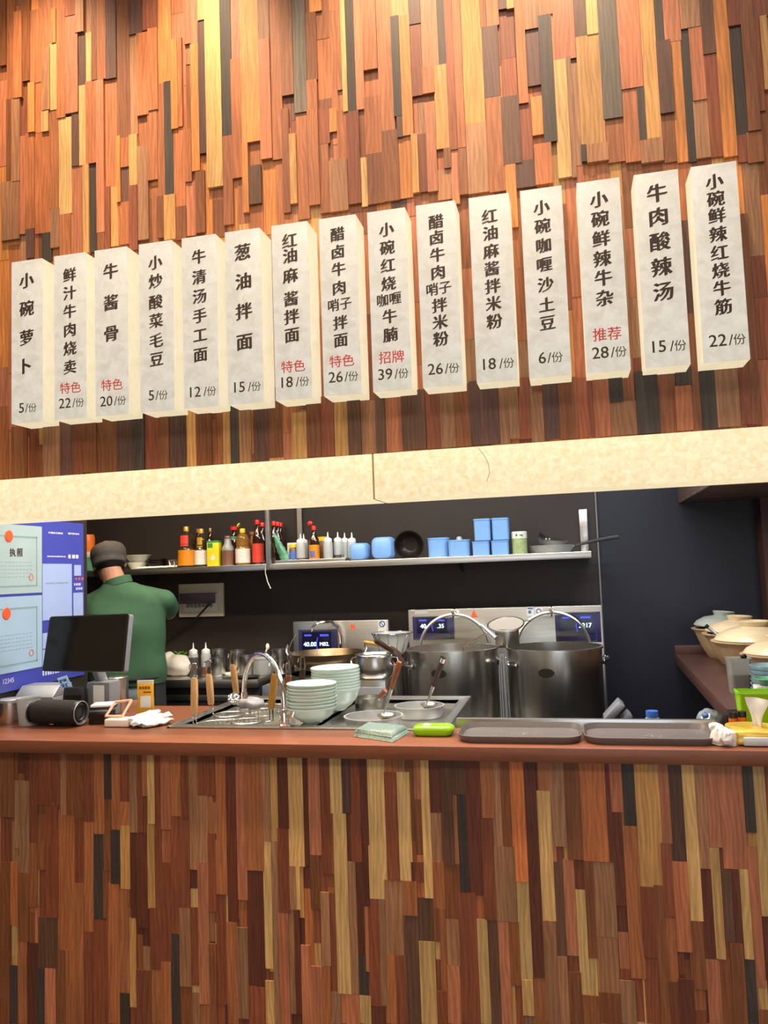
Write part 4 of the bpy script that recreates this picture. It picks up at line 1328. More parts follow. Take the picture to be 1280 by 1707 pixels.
# wok
wk = thing('wok', 'wide seasoned wok with two loop handles behind the bowl stacks', 'wok', (-1.304, 1.68, 1.032))
R = 0.418 / 2
bm = NB()
pr = [(R * math.sin(a), R * 0.62 - R * 0.62 * math.cos(a) + 0.045) for a in [PI / 2 * k / 10 for k in range(11)]]
pr = [(r, z * 0.82) for r, z in pr]
top = pr[-1][1]
pin = [(r * 0.975, z + 0.004) for r, z in reversed(pr[:-1])]
lathe(bm, pr + [(R * 1.005, top + 0.003)] + pin, seg=48)
obj('bowl', bm, M['wok'], wk)
for s in (0.35, PI + 0.2):
    bm = NB()
    pts = [Vector((R * math.cos(s + a), R * math.sin(s + a), top - 0.004)) for a in (-0.24, 0.24)]
    mid = Vector((math.cos(s), math.sin(s), 0))
    loop = [pts[0]] + [pts[0].lerp(pts[1], u) + mid * 0.012 + Vector((0, 0, 0.05 * math.sin(PI * u))) for u in (0.1, 0.25, 0.5, 0.75, 0.9)] + [pts[1]]
    tube(bm, loop, 0.006, 8)
    obj('loop_handle', bm, M['steel'], wk)

# things on the back counter
BZ = 1.0505
bm = NB()
ellip(bm, (0, 0, 0.055), 0.105, 0.075, 0.066, u=28, v=20)
ellip(bm, (-0.055, 0, 0.09), 0.045, 0.045, 0.045, u=20, v=12)
t2 = bm
crumple(bm, 0.016, 16, 3)
for v in bm.verts:
    v.co.z = max(v.co.z, 0.0)
wbag = remeshed('plastic_bag', bm, M['bag_white'], None, 0.007, 2)
wbag.location = (-2.217, 1.730 - 0.01, BZ)
tag(wbag, 'full white plastic bag slumped on the back counter beside the cook', 'bag')
hx, hy = -2.272, 1.83
t = thing('herb_cup', 'dark cup of green herb leaves behind the white plastic bag', 'cup', (hx, hy, BZ))
bm = NB()
lathe(bm, [(0, 0), (0.035, 0), (0.045, 0.075), (0.042, 0.075), (0.033, 0.006), (0, 0.006)], seg=20)
obj('cup_body', bm, M['dark_metal'], t)
bm = NB()
for k in range(7):
    a = k * 2.4
    dx, dy = math.cos(a), math.sin(a)
    mt = T(0.016 * dx, 0.016 * dy, 0.085 + 0.006 * (k % 3)) @ RZ(a) @ RY(-0.7)
    ellip(bm, (0.024, 0, 0), 0.032, 0.015, 0.004, mt, 12, 8)
obj('leaves', bm, M['leaf'], t)
squeeze('left of two squeeze bottles on back counter, dark sauce inside', -2.121, 1.726, 1.05, 0.56, M['sauce'], 0.185, 0.028, 'squeeze bottles on the back counter')
squeeze('right of two squeeze bottles on back counter, half full of pale sauce', -2.052, 1.724 + 0.02, 1.05, 0.26, M['sauce_brown'], 0.185, 0.028, 'squeeze bottles on the back counter')


def spot(label, x, y, r, h, mm=None, group='small steel pots on the back counter'):
    b = NB()
    lathe(b, [(0, 0), (r * 0.95, 0), (r, 0.004), (r, h - 0.004), (r * 1.08, h - 0.003), (r * 1.08, h), (r * 0.97, h), (r * 0.95, 0.006), (0, 0.005)], seg=28)
    return one('steel_pot', b, mm or M['steel2'], label, 'pot', (x, y, BZ), 0, group)


spot('front steel pot right of the pale squeeze bottle', -1.969, 1.720, 0.043, 0.098)
spot('steel pot behind the front pot right of the squeeze bottles', -2.029, 1.87, 0.048, 0.135)
spot('steel pot behind the third wooden strainer handle', -1.907, 1.86, 0.050, 0.128)
spot('steel pot seen left of the chrome tap arc', -1.800, 1.74, 0.052, 0.108)
spot('steel pot right of the clear jar on back counter', -1.610 - 0.01, 1.80, 0.052, 0.135)
bm = NB()
jx, jy = -1.704, 1.74
lathe(bm, [(0, 0), (0.050, 0), (0.054, 0.006), (0.054, 0.088), (0.058, 0.092), (0.054, 0.096), (0.050, 0.09), (0.048, 0.01), (0, 0.008)], seg=26)
t = one('glass_jar', bm, M['frosted'], 'clear round jar framed inside the chrome tap arc', 'jar', (jx, jy, BZ))
sp = NB()
tube(sp, [(-0.02, 0, 0.015), (0.0, 0.01, 0.09), (0.022, 0.02, 0.145)], [0.004, 0.004, 0.005], 6)
ellip(sp, (0.024, 0.02, 0.155), 0.011, 0.006, 0.018, u=10, v=8)
one('serving_spoon', sp, M['cream'], 'pale handled spoon standing in the clear jar', 'spoon', (jx, jy, BZ))
bm = NB()
lathe(bm, [(0, 0), (0.05, 0), (0.068, 0.010), (0.066, 0.011), (0.048, 0.004), (0, 0.003)], seg=28)
one('dark_plate', bm, M['blackiron'], 'small dark plate lying on back counter before the jar', 'plate', (-1.735, 1.588 + 0.01, BZ))
bm = NB()
lathe(bm, [(0, 0), (0.036, 0), (0.046, 0.012), (0.044, 0.013), (0.034, 0.004), (0, 0.003)], seg=24)
one('sauce_dish', bm, M['ceramic_in'], 'small pale sauce dish right of the front steel pot', 'dish', (-1.894, 1.717 + 0.02, BZ))
lz = NB()
tube(lz, [Vector((-1.584, 1.800, 1.149)) + Vector((0, 0, -0.1)), (-1.581, 1.800, 1.152), (-1.553, 1.810, 1.225), (-1.527, 1.820, 1.268)], 0.003, 6)
one('thin_ladle', lz, M['steel'], 'thin steel ladle rod leaning out of the pot left of the wok', 'ladle')

# ================================================================== SOUP STOVE WITH STOCK POTS
SX = -0.36
ss = thing('soup_stove', 'wide double induction soup stove with two blue displays under the stock pots', 'stove', (SX, 1.22, 0.1))
bm = NB()
box(bm, -0.49, 0.53, 0.0, 0.76, 0.0, 0.66, 0.004)
obj('stove_body', bm, M['steel'], ss)
sx0, sx1, szt = -0.906, 0.172, 1.381
bm = NB()
box(bm, sx0 - SX, sx1 - SX, 0.77, 0.83, 0.0, szt - 0.1, 0.004)
obj('back_panel', bm, M['steel'], ss)
display(ss, -0.881, -0.643, 1.211, 1.343, 0.769, SX, 0.1, [('40', 0.26, 0.58, 0.034), ('.35', 0.68, 0.58, 0.034)])
display(ss, -0.081, 0.165 - 0.004, 1.182, 1.348, 0.769, SX, 0.1, [('2217', 0.66, 0.56, 0.034)])
for k, c in enumerate(((-0.213, 1.357), (-0.167, 1.356))):
    lb = sticker(ss, 'certificate_sticker', c[0], c[1], 0.040, 0.050, 0.77, M['label_white'], SX, 0.1)
    bm = NB()
    if k:
        lathe(bm, [(0.009, 0), (0.015, 0), (0.015, 0.001), (0.009, 0.001)], seg=18, mtx=T(c[0] - SX, 0.7695, c[1] - 0.1) @ RX(PI / 2))
    else:
        box(bm, c[0] - SX - 0.015, c[0] - SX + 0.015, 0.768, 0.7692, c[1] - 0.1 + 0.012, c[1] - 0.1 + 0.02)
        box(bm, c[0] - SX - 0.012, c[0] - SX + 0.004, 0.768, 0.7692, c[1] - 0.1 - 0.012, c[1] - 0.1 + 0.004)
    obj('blue_mark', bm, M['sticker_blue'], lb)
bm = NB()
cx, cz = -0.527 - SX, 1.351 - 0.1
prism(bm, [(cx - 0.020, cz - 0.022), (cx + 0.020, cz - 0.022), (cx, cz + 0.022)], 'y', 0.7685, 0.7702)
obj('warning_sticker', bm, M['sticker_red'], ss)
sticker(ss, 'maker_plate', -0.829, 1.368, 0.075, 0.024, 0.7705, M['alu'], SX, 0.1)

PR = 0.466 / 2
PZ = 0.7605
PH = 1.204 - PZ


def stockpot(label, cx, cy, full):
    t = thing('stock_pot', label, 'pot', (cx, cy, PZ), 0, 'tall stock pots')
    R = PR
    b = NB()
    lathe(b, [(0, 0), (R * 0.955, 0), (R * 0.975, 0.01), (R * 0.985, PH - 0.006), (R * 1.012, PH - 0.006), (R * 1.012, PH + 0.004), (R * 0.975, PH + 0.004), (R * 0.965, 0.012), (0, 0.012)], seg=64)
    obj('pot_body', b, M['steel2'], t, smooth=0.7)
    for s in (-1, 1):
        b = NB()
        z = PH - 0.075
        y0 = -0.06
        pts = [(s * R * 0.96, y0, z), (s * (R + 0.020), y0 * 0.95, z + 0.006), (s * (R + 0.040), y0 * 0.45, z + 0.012), (s * (R + 0.043), 0, z + 0.013), (s * (R + 0.040), -y0 * 0.45, z + 0.012), (s * (R + 0.020), -y0 * 0.95, z + 0.006), (s * R * 0.96, -y0, z)]
        tube(b, pts, 0.006, 8)
        for q in (-1, 1):
            box(b, -0.003, 0.005, -0.022, 0.022, -0.014, 0.014, 0.003, mtx=T(s * R * 0.962, q * 0.06, z) @ RZ(0 if s > 0 else PI))
        bmesh.ops.transform(b, matrix=RZ(0.38), verts=b.verts)
        obj('handle', b, M['chrome'], t)
    b = NB()
    n = 20
    a0 = -PI / 2 - 0.16
    vs, vi = [], []
    rr = R * 0.993
    for k in range(n):
        u = 2 * PI * k / n
        ang = a0 + 0.165 * math.cos(u)
        z = PH - 0.10 + 0.0215 * math.sin(u)
        vs.append(b.verts.new(((rr + 0.0015) * math.cos(ang), (rr + 0.0015) * math.sin(ang), z)))
        vi.append(b.verts.new((rr * 0.985 * math.cos(ang), rr * 0.985 * math.sin(ang), z)))
    b.faces.new(vs)
    for k in range(n):
        b.faces.new((vs[k], vi[k], vi[(k + 1) % n], vs[(k + 1) % n]))
    obj('oval_label', b, M['emblem'], t)
    if full:
        b = NB()
        lathe(b, [(0, PH - 0.035), (R * 0.962, PH - 0.035), (R * 0.962, PH - 0.12), (0, PH - 0.12)], seg=48)
        obj('broth', b, M['soup'], t)
    return t


P1X, P2X, PY = -0.594, -0.085, 1.54
sp1 = stockpot('left tall steel stock pot with a skimmer standing in the broth', P1X, PY, True)
sp2 = stockpot('right tall steel stock pot with clean empty inside, beside the grey terminal', P2X, PY, False)
# glass lids hung upright behind the pots
for k, (px, pz, lb) in enumerate(((-0.629, 1.161, 'round glass lid with steel rim upright behind the left stock pot'), (-0.096, 1.161, 'round glass lid with steel rim upright behind the right stock pot'))):
    r = (0.389 / 2, 0.389 / 2)[k]
    t = thing('glass_pot_cover', lb, 'lid', (px, 1.875, pz), 0, 'glass pot lids')
    t.rotation_euler = (-0.10, 0, 0)
    b = NB()
    tube(b, [(r * math.cos(2 * PI * j / 48), 0, r * math.sin(2 * PI * j / 48)) for j in range(48)], 0.009, 8, closed=True)
    obj('rim', b, M['steel'], t)
    b = NB()
    lathe(b, [(0, 0.030), (r * 0.5, 0.024), (r * 0.85, 0.008), (r * 0.985, 0), (r * 0.985, 0.004), (r * 0.5, 0.028), (0, 0.034)], seg=48, mtx=RX(PI / 2))
    obj('glass', b, M['clear'], t)
    b = NB()
    lathe(b, [(0, 0.03), (0.012, 0.03), (0.012, 0.05), (0.022, 0.055), (0.022, 0.066), (0, 0.068)], seg=20, mtx=RX(PI / 2))
    obj('knob', b, M['black'], t)
    # the hook it hangs from
    b = NB()
    z = r + 0.012
    box(b, -0.012, 0.012, -0.012, 0.012, z - 0.012, z + 0.012, 0.003)
    tube(b, [(0, -0.012, z), (0, -0.022, z - 0.02), (0, -0.012, z - 0.035)], 0.005, 8)
    tube(b, [(0, 0.0, z), (0, 0.05, z + 0.02), (0, 0.08, z + 0.005)], 0.004, 8)
    obj('hanging_clip', b, M['chrome'], t)
# skimmer in the left pot
sk = thing('skimmer', 'wire skimmer with grey tube handle standing in the left stock pot', 'skimmer', (0, 0, 0))
a, b_ = Vector((-0.522, 1.500, 1.214)), Vector((-0.400, 1.420, 1.285))
bm = NB()
for o in (-0.010, 0.010):
    tube(bm, [a + Vector((o, 0, -0.05)), a + Vector((o, 0, 0)), b_ + Vector((o * 0.6, 0, 0))], 0.0025, 6)
obj('wire_shaft', bm, M['chrome'], sk)
bm = NB()
c, d = Vector((-0.425, 1.430, 1.325)), Vector((-0.351, 1.360, 1.266))
tube(bm, [c, c.lerp(d, .5), d], 0.0105, 10)
obj('tube_handle', bm, M['silver'], sk)
# deep strainer balanced between the pots
sx_, sy_ = -0.317, 1.60
zt_ = 1.294
zb_ = 1.201
st = thing('deep_strainer', 'deep steel strainer cup with flared mesh rim between the stock pots', 'strainer', (sx_, sy_, zb_))
rw = 0.121 / 2
rt_ = 0.184 / 2
bm = NB()
hh = zt_ - zb_
lathe(bm, [(0, 0), (rw * 0.96, 0), (rw, 0.006), (rw, hh), (rw * 0.97, hh), (rw * 0.95, 0.008), (0, 0.006)], seg=32)
obj('cup', bm, M['steel2'], st)
SM = T(-0.004, 0, hh + 0.022) @ RZ(0.15) @ RY(-0.10) @ RX(0.33)
bm = NB()
tube(bm, [(rt_ * math.cos(2 * PI * j / 40), rt_ * math.sin(2 * PI * j / 40), 0) for j in range(40)], 0.0045, 8, closed=True, mtx=SM)
obj('sieve_ring', bm, M['steel'], st)
bm = NB()
lathe(bm, [(0, -0.012), (rt_ * 0.6, -0.008), (rt_, 0.0), (rt_, 0.001), (rt_ * 0.6, -0.007), (0, -0.011)], seg=40, mtx=SM)
obj('sieve_mesh', bm, mat('fine_wire_mesh', '#a9a196', 0.5, 0.3, var=0.12, scale=300), st)
bm = NB()
tube(bm, [SM @ Vector((rt_ * 0.98, 0, 0)), SM @ Vector((rt_ + 0.03, 0.0, 0.004)), SM @ Vector((rt_ + 0.045, 0.0, 0.012))], 0.004, 8)
obj('hook', bm, M['chrome'], st)
# brush hanging below it, between the pots
bm = NB()
lx = -0.330
for k in range(14):
    a = k * 2.399
    rr = 0.012 * math.sqrt(k / 14)
    tube(bm, [(lx + rr * math.cos(a), 1.40 + rr * math.sin(a), PZ + PH - 0.02), (lx + 1.6 * rr * math.cos(a), 1.40 + 1.6 * rr * math.sin(a), PZ + PH - 0.10), (lx + 2.0 * rr * math.cos(a) + 0.004, 1.40 + 2 * rr * math.sin(a), PZ + 0.03)], 0.0035, 6)
tube(bm, [(lx, 1.40, PZ + PH - 0.045), (lx, 1.40, PZ + PH - 0.055)], 0.0135, 12)
one('pot_brush', bm, M['grey'], 'long grey bristle brush wedged upright between the two stock pots', 'brush', (0, 0, 0))

# ================================================================== ROUND POT, SIEVE, SIDE CABINET
rpx, rpy = -0.935, 1.26
rz_ = 1.094
cbx = thing('side_cabinet', 'narrow steel cabinet carrying the round bellied pot', 'cabinet', (rpx, 1.27, 0.1))
bm = NB()
box(bm, -0.085, 0.075, -0.11, 0.09, 0, rz_ - 0.1, 0.003)
obj('cabinet_body', bm, M['steel'], cbx)
bm = NB()
box(bm, -0.075, 0.065, -0.116, -0.109, 0.30, rz_ - 0.13, 0.002)
obj('door', bm, M['silver'], cbx)
RPR = 0.186 / 2
bp_ = thing('round_pot', 'round bellied polished steel pot on the narrow steel cabinet', 'pot', (rpx, rpy, rz_ + 0.0005))
hh = 1.206 - rz_
bm = NB()
lathe(bm, [(0, 0), (RPR * 0.74, 0), (RPR * 0.84, 0.008), (RPR * 0.97, hh * 0.28), (RPR, hh * 0.5), (RPR * 0.97, hh * 0.75), (RPR * 0.93, hh * 0.92), (RPR * 1.0, hh), (RPR * 0.97, hh + 0.003), (RPR * 0.90, hh * 0.93), (RPR * 0.94, hh * 0.5), (RPR * 0.78, 0.012), (0, 0.01)], seg=48)
obj('pot_body', bm, M['steel2'], bp_)
for s in (-1, 1):
    bm = NB()
    tube(bm, arc((s * RPR * 1.02, 0, hh * 0.72), 0.022, 0, 2 * PI, 16, (1, 0, 0), (0, 0.5, 0.85))[:-1], 0.004, 8, closed=True)
    obj('ring_handle', bm, M['chrome'], bp_)
# canister under the sieve
cnx, cny = -0.882 - 0.012, 1.49
jb = NB()
zc = 1.185
lathe(jb, [(0, 0), (0.055, 0), (0.058, 0.004), (0.058, zc - 1.0005 - 0.002 + 0.24), (0.0, zc - 1.0005 + 0.24)], seg=28)
one('steel_canister', jb, M['steel2'], 'tall steel canister standing behind the round bellied pot under the sieve', 'canister', (cnx, cny, 0.7605))
sv = thing('sieve_bowl', 'clear conical sieve bowl with ribs on the canister left of the left stock pot', 'sieve', (cnx, cny, zc + 0.001))
rs = 0.207 / 2
hh = 1.289 - zc
bm = NB()
lathe(bm, [(0, 0), (rs * 0.52, 0), (rs * 0.60, 0.006), (rs, hh), (rs * 1.03, hh + 0.002), (rs * 0.98, hh), (rs * 0.57, 0.009), (0, 0.004)], seg=40)
obj('bowl', bm, M['frosted'], sv)
bm = NB()
for k in range(12):
    a = 2 * PI * k / 12
    tube(bm, [(rs * 0.62 * math.cos(a), rs * 0.62 * math.sin(a), 0.006), (rs * 1.005 * math.cos(a), rs * 1.005 * math.sin(a), hh)], 0.0016, 5)
tube(bm, [(rs * 1.02 * math.cos(2 * PI * j / 40), rs * 1.02 * math.sin(2 * PI * j / 40), hh) for j in range(40)], 0.003, 6, closed=True)
obj('ribs', bm, M['chrome'], sv)
# two wooden brush handles lying across the round pot
for k, (pa, pb, mm, lb) in enumerate((((Vector((-0.980, 1.240, 1.269))), Vector((-0.868, 1.320, 1.237)), 'wood_yellow', 'short brush with yellow brown wooden handle across the round pot'),
                                     (Vector((-0.918, 1.220, 1.279)), Vector((-0.849, 1.300, 1.215)), 'wood_dark', 'thick dark wooden handled brush across the round pot'))):
    t = thing('wooden_brush', lb, 'brush', (0, 0, 0), 0, 'wooden brushes on the round pot')
    bm = NB()
    rr = 0.009 if k == 0 else 0.014
    tube(bm, [pa, pa.lerp(pb, 0.1), pa.lerp(pb, 0.6), pb], [rr * 0.7, rr, rr, rr * 0.7], 10)
    obj('handle', bm, M[mm], t)
    bm = NB()
    pc = pb + (pb - pa).normalized() * 0.05 + Vector((0, 0, -0.035))
    tube(bm, [pb, pb.lerp(pc, 0.3), pc], [rr * 0.7, rr * 1.5, rr * 1.8], 10)
    obj('bristles', bm, M['wood_dark'], t)

# ================================================================== NOODLE COOKER SET INTO THE FRONT COUNTER
CX0, CX1, CY0, CY1, CZ = -1.487, -0.431, 0.240, 0.935, 1.05
TX0, TX1, TY0, TY1 = -1.455, -0.985, 0.30, 0.885      # boiling tank
IX0, IX1, IY0, IY1 = -0.93, -0.475, 0.30, 0.885       # sunken tray for basins
ck = thing('noodle_cooker', 'steel noodle cooker set into the counter, strainers in its tank', 'noodle cooker', (0, 0, 0.1))
o = -0.1
bm = NB()
for a, b, c, d in ((CX0, CX1, CY0, TY0), (CX0, CX1, TY1, CY1), (CX0, TX0, TY0, TY1), (TX1, IX0, TY0, TY1), (IX1, CX1, TY0, TY1)):
    box(bm, a, b, c, d, CZ - 0.014 + o, CZ + o)
box(bm, CX0, CX1, CY0, CY0 + 0.012, CZ + o - 0.004, CZ + o + 0.006, 0.002)
box(bm, CX0, CX0 + 0.012, CY0, CY1, CZ + o - 0.004, CZ + o + 0.008, 0.002)
box(bm, CX1 - 0.012, CX1, CY0, CY1, CZ + o - 0.004, CZ + o + 0.008, 0.002)
box(bm, CX0, CX1, CY1 - 0.012, CY1, CZ + o - 0.004, CZ + o + 0.010, 0.002)
obj('top_deck', bm, M['steel'], ck)
bm = NB()
dz = 0.22
for a, b, c, d in ((TX0 - 0.004, TX0, TY0, TY1), (TX1, TX1 + 0.004, TY0, TY1), (TX0, TX1, TY0 - 0.004, TY0), (TX0, TX1, TY1, TY1 + 0.004)):
    box(bm, a, b, c, d, CZ - dz + o, CZ + o + 0.004)
box(bm, TX0, TX1, TY0, TY1, CZ - dz + o, CZ - dz + o + 0.004)
obj('tank', bm, M['steel'], ck)
bm = NB()
box(bm, TX0, TX1, TY0, TY1, CZ - dz + o + 0.004, CZ - 0.035 + o)
obj('water', bm, M['water'], ck)
bm = NB()
box(bm, IX0, IX1, IY0, IY1, CZ - 0.014 + o - 0.02, CZ - 0.014 + o - 0.016)
for a, b, c, d in ((IX0 - 0.003, IX0, IY0, IY1), (IX1, IX1 + 0.003, IY0, IY1), (IX0, IX1, IY0 - 0.003, IY0), (IX0, IX1, IY1, IY1 + 0.003)):
    box(bm, a, b, c, d, CZ - 0.034 + o, CZ + o + 0.003)
obj('sunken_tray', bm, M['steel'], ck)
bm = NB()
box(bm, CX0 + 0.01, CX1 - 0.01, CY0 + 0.012, CY1 - 0.01, 0.0, CZ - 0.24 + o)
box(bm, CX0 + 0.004, CX0 + 0.012, CY0 + 0.012, CY1, 0, CZ - 0.014 + o)
box(bm, CX1 - 0.012, CX1 - 0.004, CY0 + 0.012, CY1, 0, CZ - 0.014 + o)
box(bm, CX0 + 0.01, CX1 - 0.01, CY1 - 0.014, CY1 - 0.004, 0, CZ - 0.014 + o)
obj('cabinet', bm, M['steel'], ck)

STR = [  # bottom of handle, top of handle, basket offset, handle wood
    ((-1.425, 0.339, 1.062), (-1.433, 0.360, 1.219), (0.078, 0.02), 'wood_handle', 'light wooden strainer handle at the tank front left corner'),
    ((-1.454, 0.547, 1.062), (-1.463, 0.550, 1.208), (0.078, 0.0), 'wood_handle', 'light wooden strainer handle second along the tank left side'),
    ((-1.461, 0.817, 1.062), (-1.467, 0.800, 1.217), (0.075, -0.02), 'wood_handle', 'light wooden strainer handle at the tank back left corner'),
    ((-1.154, 0.448, 1.062), (-1.124, 0.420, 1.223), (-0.082, -0.04), 'wood_yellow', 'yellow wooden strainer handle beside the chrome tap'),
    ((-1.202, 0.756, 1.062), (-1.178, 0.720, 1.179), (-0.09, -0.03), 'wood_brown', 'brown strainer handle hidden behind the front bowl stack'),
    ((-1.181, 0.867, 1.062), (-1.137, 0.790, 1.195), (-0.09, 0.0), 'wood_dark', 'dark wooden strainer handle behind the rear bowl stack'),
]
for k, (pb, pt, off, mm, lb) in enumerate(STR):
    pb, pt = Vector(pb), Vector(pt)
    if k == 5:
        off = (-0.085, -0.02)
    if k == 4:
        off = (-0.085, -0.12)
        off = (-0.10, -0.02)
    base = Vector((pb.x, pb.y, 0))
    t = thing('noodle_strainer', lb, 'strainer', (pb.x, pb.y, 0.90), 0, 'long handled noodle strainers in the cooker tank')
    L0 = lambda v: v - Vector((pb.x, pb.y, 0.90))
    q = L0(pt)
    p0 = L0(Vector((pb.x, pb.y, 1.085)))
    up_ = (q - p0).normalized()
    bm = NB()
    for s in (-0.007, 0.007):
        tube(bm, [Vector((off[0] * 0.3 + s, off[1] * 0.3, 0.135)), p0 + Vector((s, 0, -0.045)), p0 + Vector((s, 0, 0.004))], 0.003, 6)
    obj('shaft_wires', bm, M['chrome'], t)
    bm = NB()
    lp = [q + Vector((-0.010, 0, -0.004)), q + Vector((-0.010, 0, 0.045)), q + Vector((-0.006, 0, 0.054)), q + Vector((0.006, 0, 0.054)), q + Vector((0.010, 0, 0.045)), q + Vector((0.010, 0, -0.004))]
    tube(bm, lp, 0.003, 6)
    tube(bm, [q + Vector((-0.010, 0, 0.050)), q + Vector((-0.024, 0.012, 0.048)), q + Vector((-0.030, 0.018, 0.030))], 0.003, 6)
    obj('hanging_loop', bm, M['chrome'], t)
    bm = NB()
    ax = Matrix.Identity(4)
    secs = []
    for u, ww, dd in ((0.0, 0.010, 0.007), (0.04, 0.0125, 0.009), (0.5, 0.0135, 0.010), (0.94, 0.0125, 0.009), (1.0, 0.010, 0.007)):
        c = p0.lerp(q, u)
        secs.append([(c.x + a, c.y + b, c.z) for a, b in rrect(ww * 2, dd * 2, 0.005, 3)])
    loft(bm, secs)
    obj('handle', bm, M[mm], t)
    bm = NB()
    br = 0.062
    c0 = Vector((off[0], off[1], 0))
    tube(bm, [c0 + Vector((br * math.cos(2 * PI * j / 32), br * math.sin(2 * PI * j / 32), 0.145)) for j in range(32)], 0.0035, 6, closed=True)
    for z, r in ((0.115, br * 0.99), (0.085, br * 0.97), (0.05, br * 0.93)):
        tube(bm, [c0 + Vector((r * math.cos(2 * PI * j / 24), r * math.sin(2 * PI * j / 24), z)) for j in range(24)], 0.0016, 5, closed=True)
    for j in range(20):
        a = 2 * PI * j / 20
        tube(bm, [c0 + Vector((br * math.cos(a), br * math.sin(a), 0.145)), c0 + Vector((br * 0.97 * math.cos(a), br * 0.97 * math.sin(a), 0.08)), c0 + Vector((br * 0.8 * math.cos(a), br * 0.8 * math.sin(a), 0.02)), c0 + Vector((0, 0, 0.01))], 0.0014, 4)
    obj('wire_basket', bm, M['steel'], t)
# wet cloth and scrubber on the tank rim
bm = NB()
ellip(bm, (0, 0, 0.022), 0.060, 0.04, 0.026, u=24, v=16)
crumple(bm, 0.010, 30, 5)
for v in bm.verts:
    v.co.z = max(v.co.z, 0.0)
one('wet_cloth', bm, M['foodwaste'], 'bunched pale grey cloth lying on the strainers in the tank', 'cloth', (-1.322, 0.646, 1.052))
bm = NB()
for k in range(22):
    a, b = k * 1.7, k * 0.9
    ex = Vector((math.cos(a), math.sin(a), 0))
    ey = Vector((-math.sin(a) * math.cos(b), math.cos(a) * math.cos(b), math.sin(b)))
    tube(bm, arc((0, 0, 0.027), 0.026, 0, 2 * PI, 20, ex, ey)[:-1], 0.0012, 4, closed=True)
one('wire_scrubber', bm, M['chrome'], 'round steel wool scrubber at the foot of the back left strainer handle', 'scrubber', (-1.436, 0.734, 1.052))

# chrome gooseneck tap
fx, fy = -1.032, 0.264
tp = thing('gooseneck_tap', 'chrome gooseneck tap at the cooker front beside the bowl stack', 'tap', (fx, fy, 1.0565))
bm = NB()
lathe(bm, [(0, 0), (0.024, 0), (0.024, 0.006), (0.017, 0.010), (0.017, 0.055), (0.013, 0.062), (0, 0.062)], seg=24)
obj('base', bm, M['chrome'], tp)
zt = 1.307 - 1.0565
P_end = Vector((-1.288, 0.500, 1.218)) - Vector((fx, fy, 1.0565))
rad = Vector((P_end.x, P_end.y, 0)).length / 2
dr = Vector((P_end.x, P_end.y, 0)).normalized()
z0_ = zt - rad * 0.95
pts = [Vector((0, 0, 0.05)), Vector((0, 0, z0_ * 0.6)), Vector((0, 0, z0_))]
pts += [dr * (rad - rad * math.cos(a)) + Vector((0, 0, z0_ + rad * 0.95 * math.sin(a))) for a in [PI * k / 14 for k in range(1, 15)]]
pts.append(pts[-1] + Vector((0, 0, min(-0.01, P_end.z - pts[-1].z))))
bm = NB()
tube(bm, pts, 0.0105, 12)
obj('spout', bm, M['chrome'], tp)
bm = NB()
tube(bm, [pts[-1] + Vector((0, 0, 0.012)), pts[-1] + Vector((0, 0, -0.014))], 0.0135, 12)
obj('aerator', bm, M['chrome'], tp)
bm = NB()
tube(bm, [(0.012, 0, 0.035), (0.03, -0.004, 0.038), (0.036, -0.005, 0.055)], [0.009, 0.008, 0.006], 8)
obj('lever', bm, M['chrome'], tp)

# ------------------------------------------------------------------ bowls
def bowl_mesh(R, h):
    b = NB()
    lathe(b, [(0, 0), (R * 0.42, 0), (R * 0.44, h * 0.08), (R * 0.62, h * 0.20), (R * 0.85, h * 0.50), (R * 0.955, h * 0.86), (R, h * 0.97), (R, h), (R * 0.985, h * 1.012), (R * 0.925, h * 0.88), (R * 0.82, h * 0.54), (R * 0.55, h * 0.24), (0, h * 0.16)], seg=56)
    return b


def bowl_stack(px, py, R, h, pitch, n, names, group, mm):
    proto = None
    for k in range(n):
        if proto is None:
            o_ = one('noodle_bowl', bowl_mesh(R, h), mm, names(k, n), 'bowl', (px, py, 1.0505), 0, group, smooth=0.9)
            proto = o_
        else:
            o_ = copy_tree(proto)
            o_.location = (px + rn.uniform(-.002, .002), py + rn.uniform(-.002, .002), 1.0505 + pitch * k)
            o_.rotation_euler = (rn.uniform(-.012, .012), rn.uniform(-.012, .012), rn.uniform(0, 3))
            o_['label'] = names(k, n)


ORDN = ['lowest', 'second', 'third', 'fourth', 'fifth', 'sixth', 'seventh', 'eighth', 'ninth', 'topmost']
bxp, byp = -0.965, 0.350 + 0.035
BR = 0.190 / 2
ztop = 1.194 - 1.05
bowl_stack(bxp, byp, BR, 0.058, (ztop - 0.058) / 7, 8, lambda k, n: '%s pale green bowl %sin the front stack beside the chrome tap' % ('topmost' if k == n - 1 else ORDN[k], '' if k in (0, n - 1) else 'from the bottom '), 'pale green bowls in the front stack', M['ceramic'])
bxq, byq = -0.947, 0.600 + 0.045
BQ = 0.201 / 2
ztop = 1.222 - 1.05
bowl_stack(bxq, byq, BQ, 0.090, (ztop - 0.090) / 7, 8, lambda k, n: '%s pale green bowl %sin the taller rear stack behind the front stack' % ('topmost' if k == n - 1 else ORDN[k], '' if k in (0, n - 1) else 'from the bottom '), 'pale green bowls in the rear stack', M['ceramic'])

# ------------------------------------------------------------------ basins and ladles in the sunken tray
DZ = CZ - 0.0295


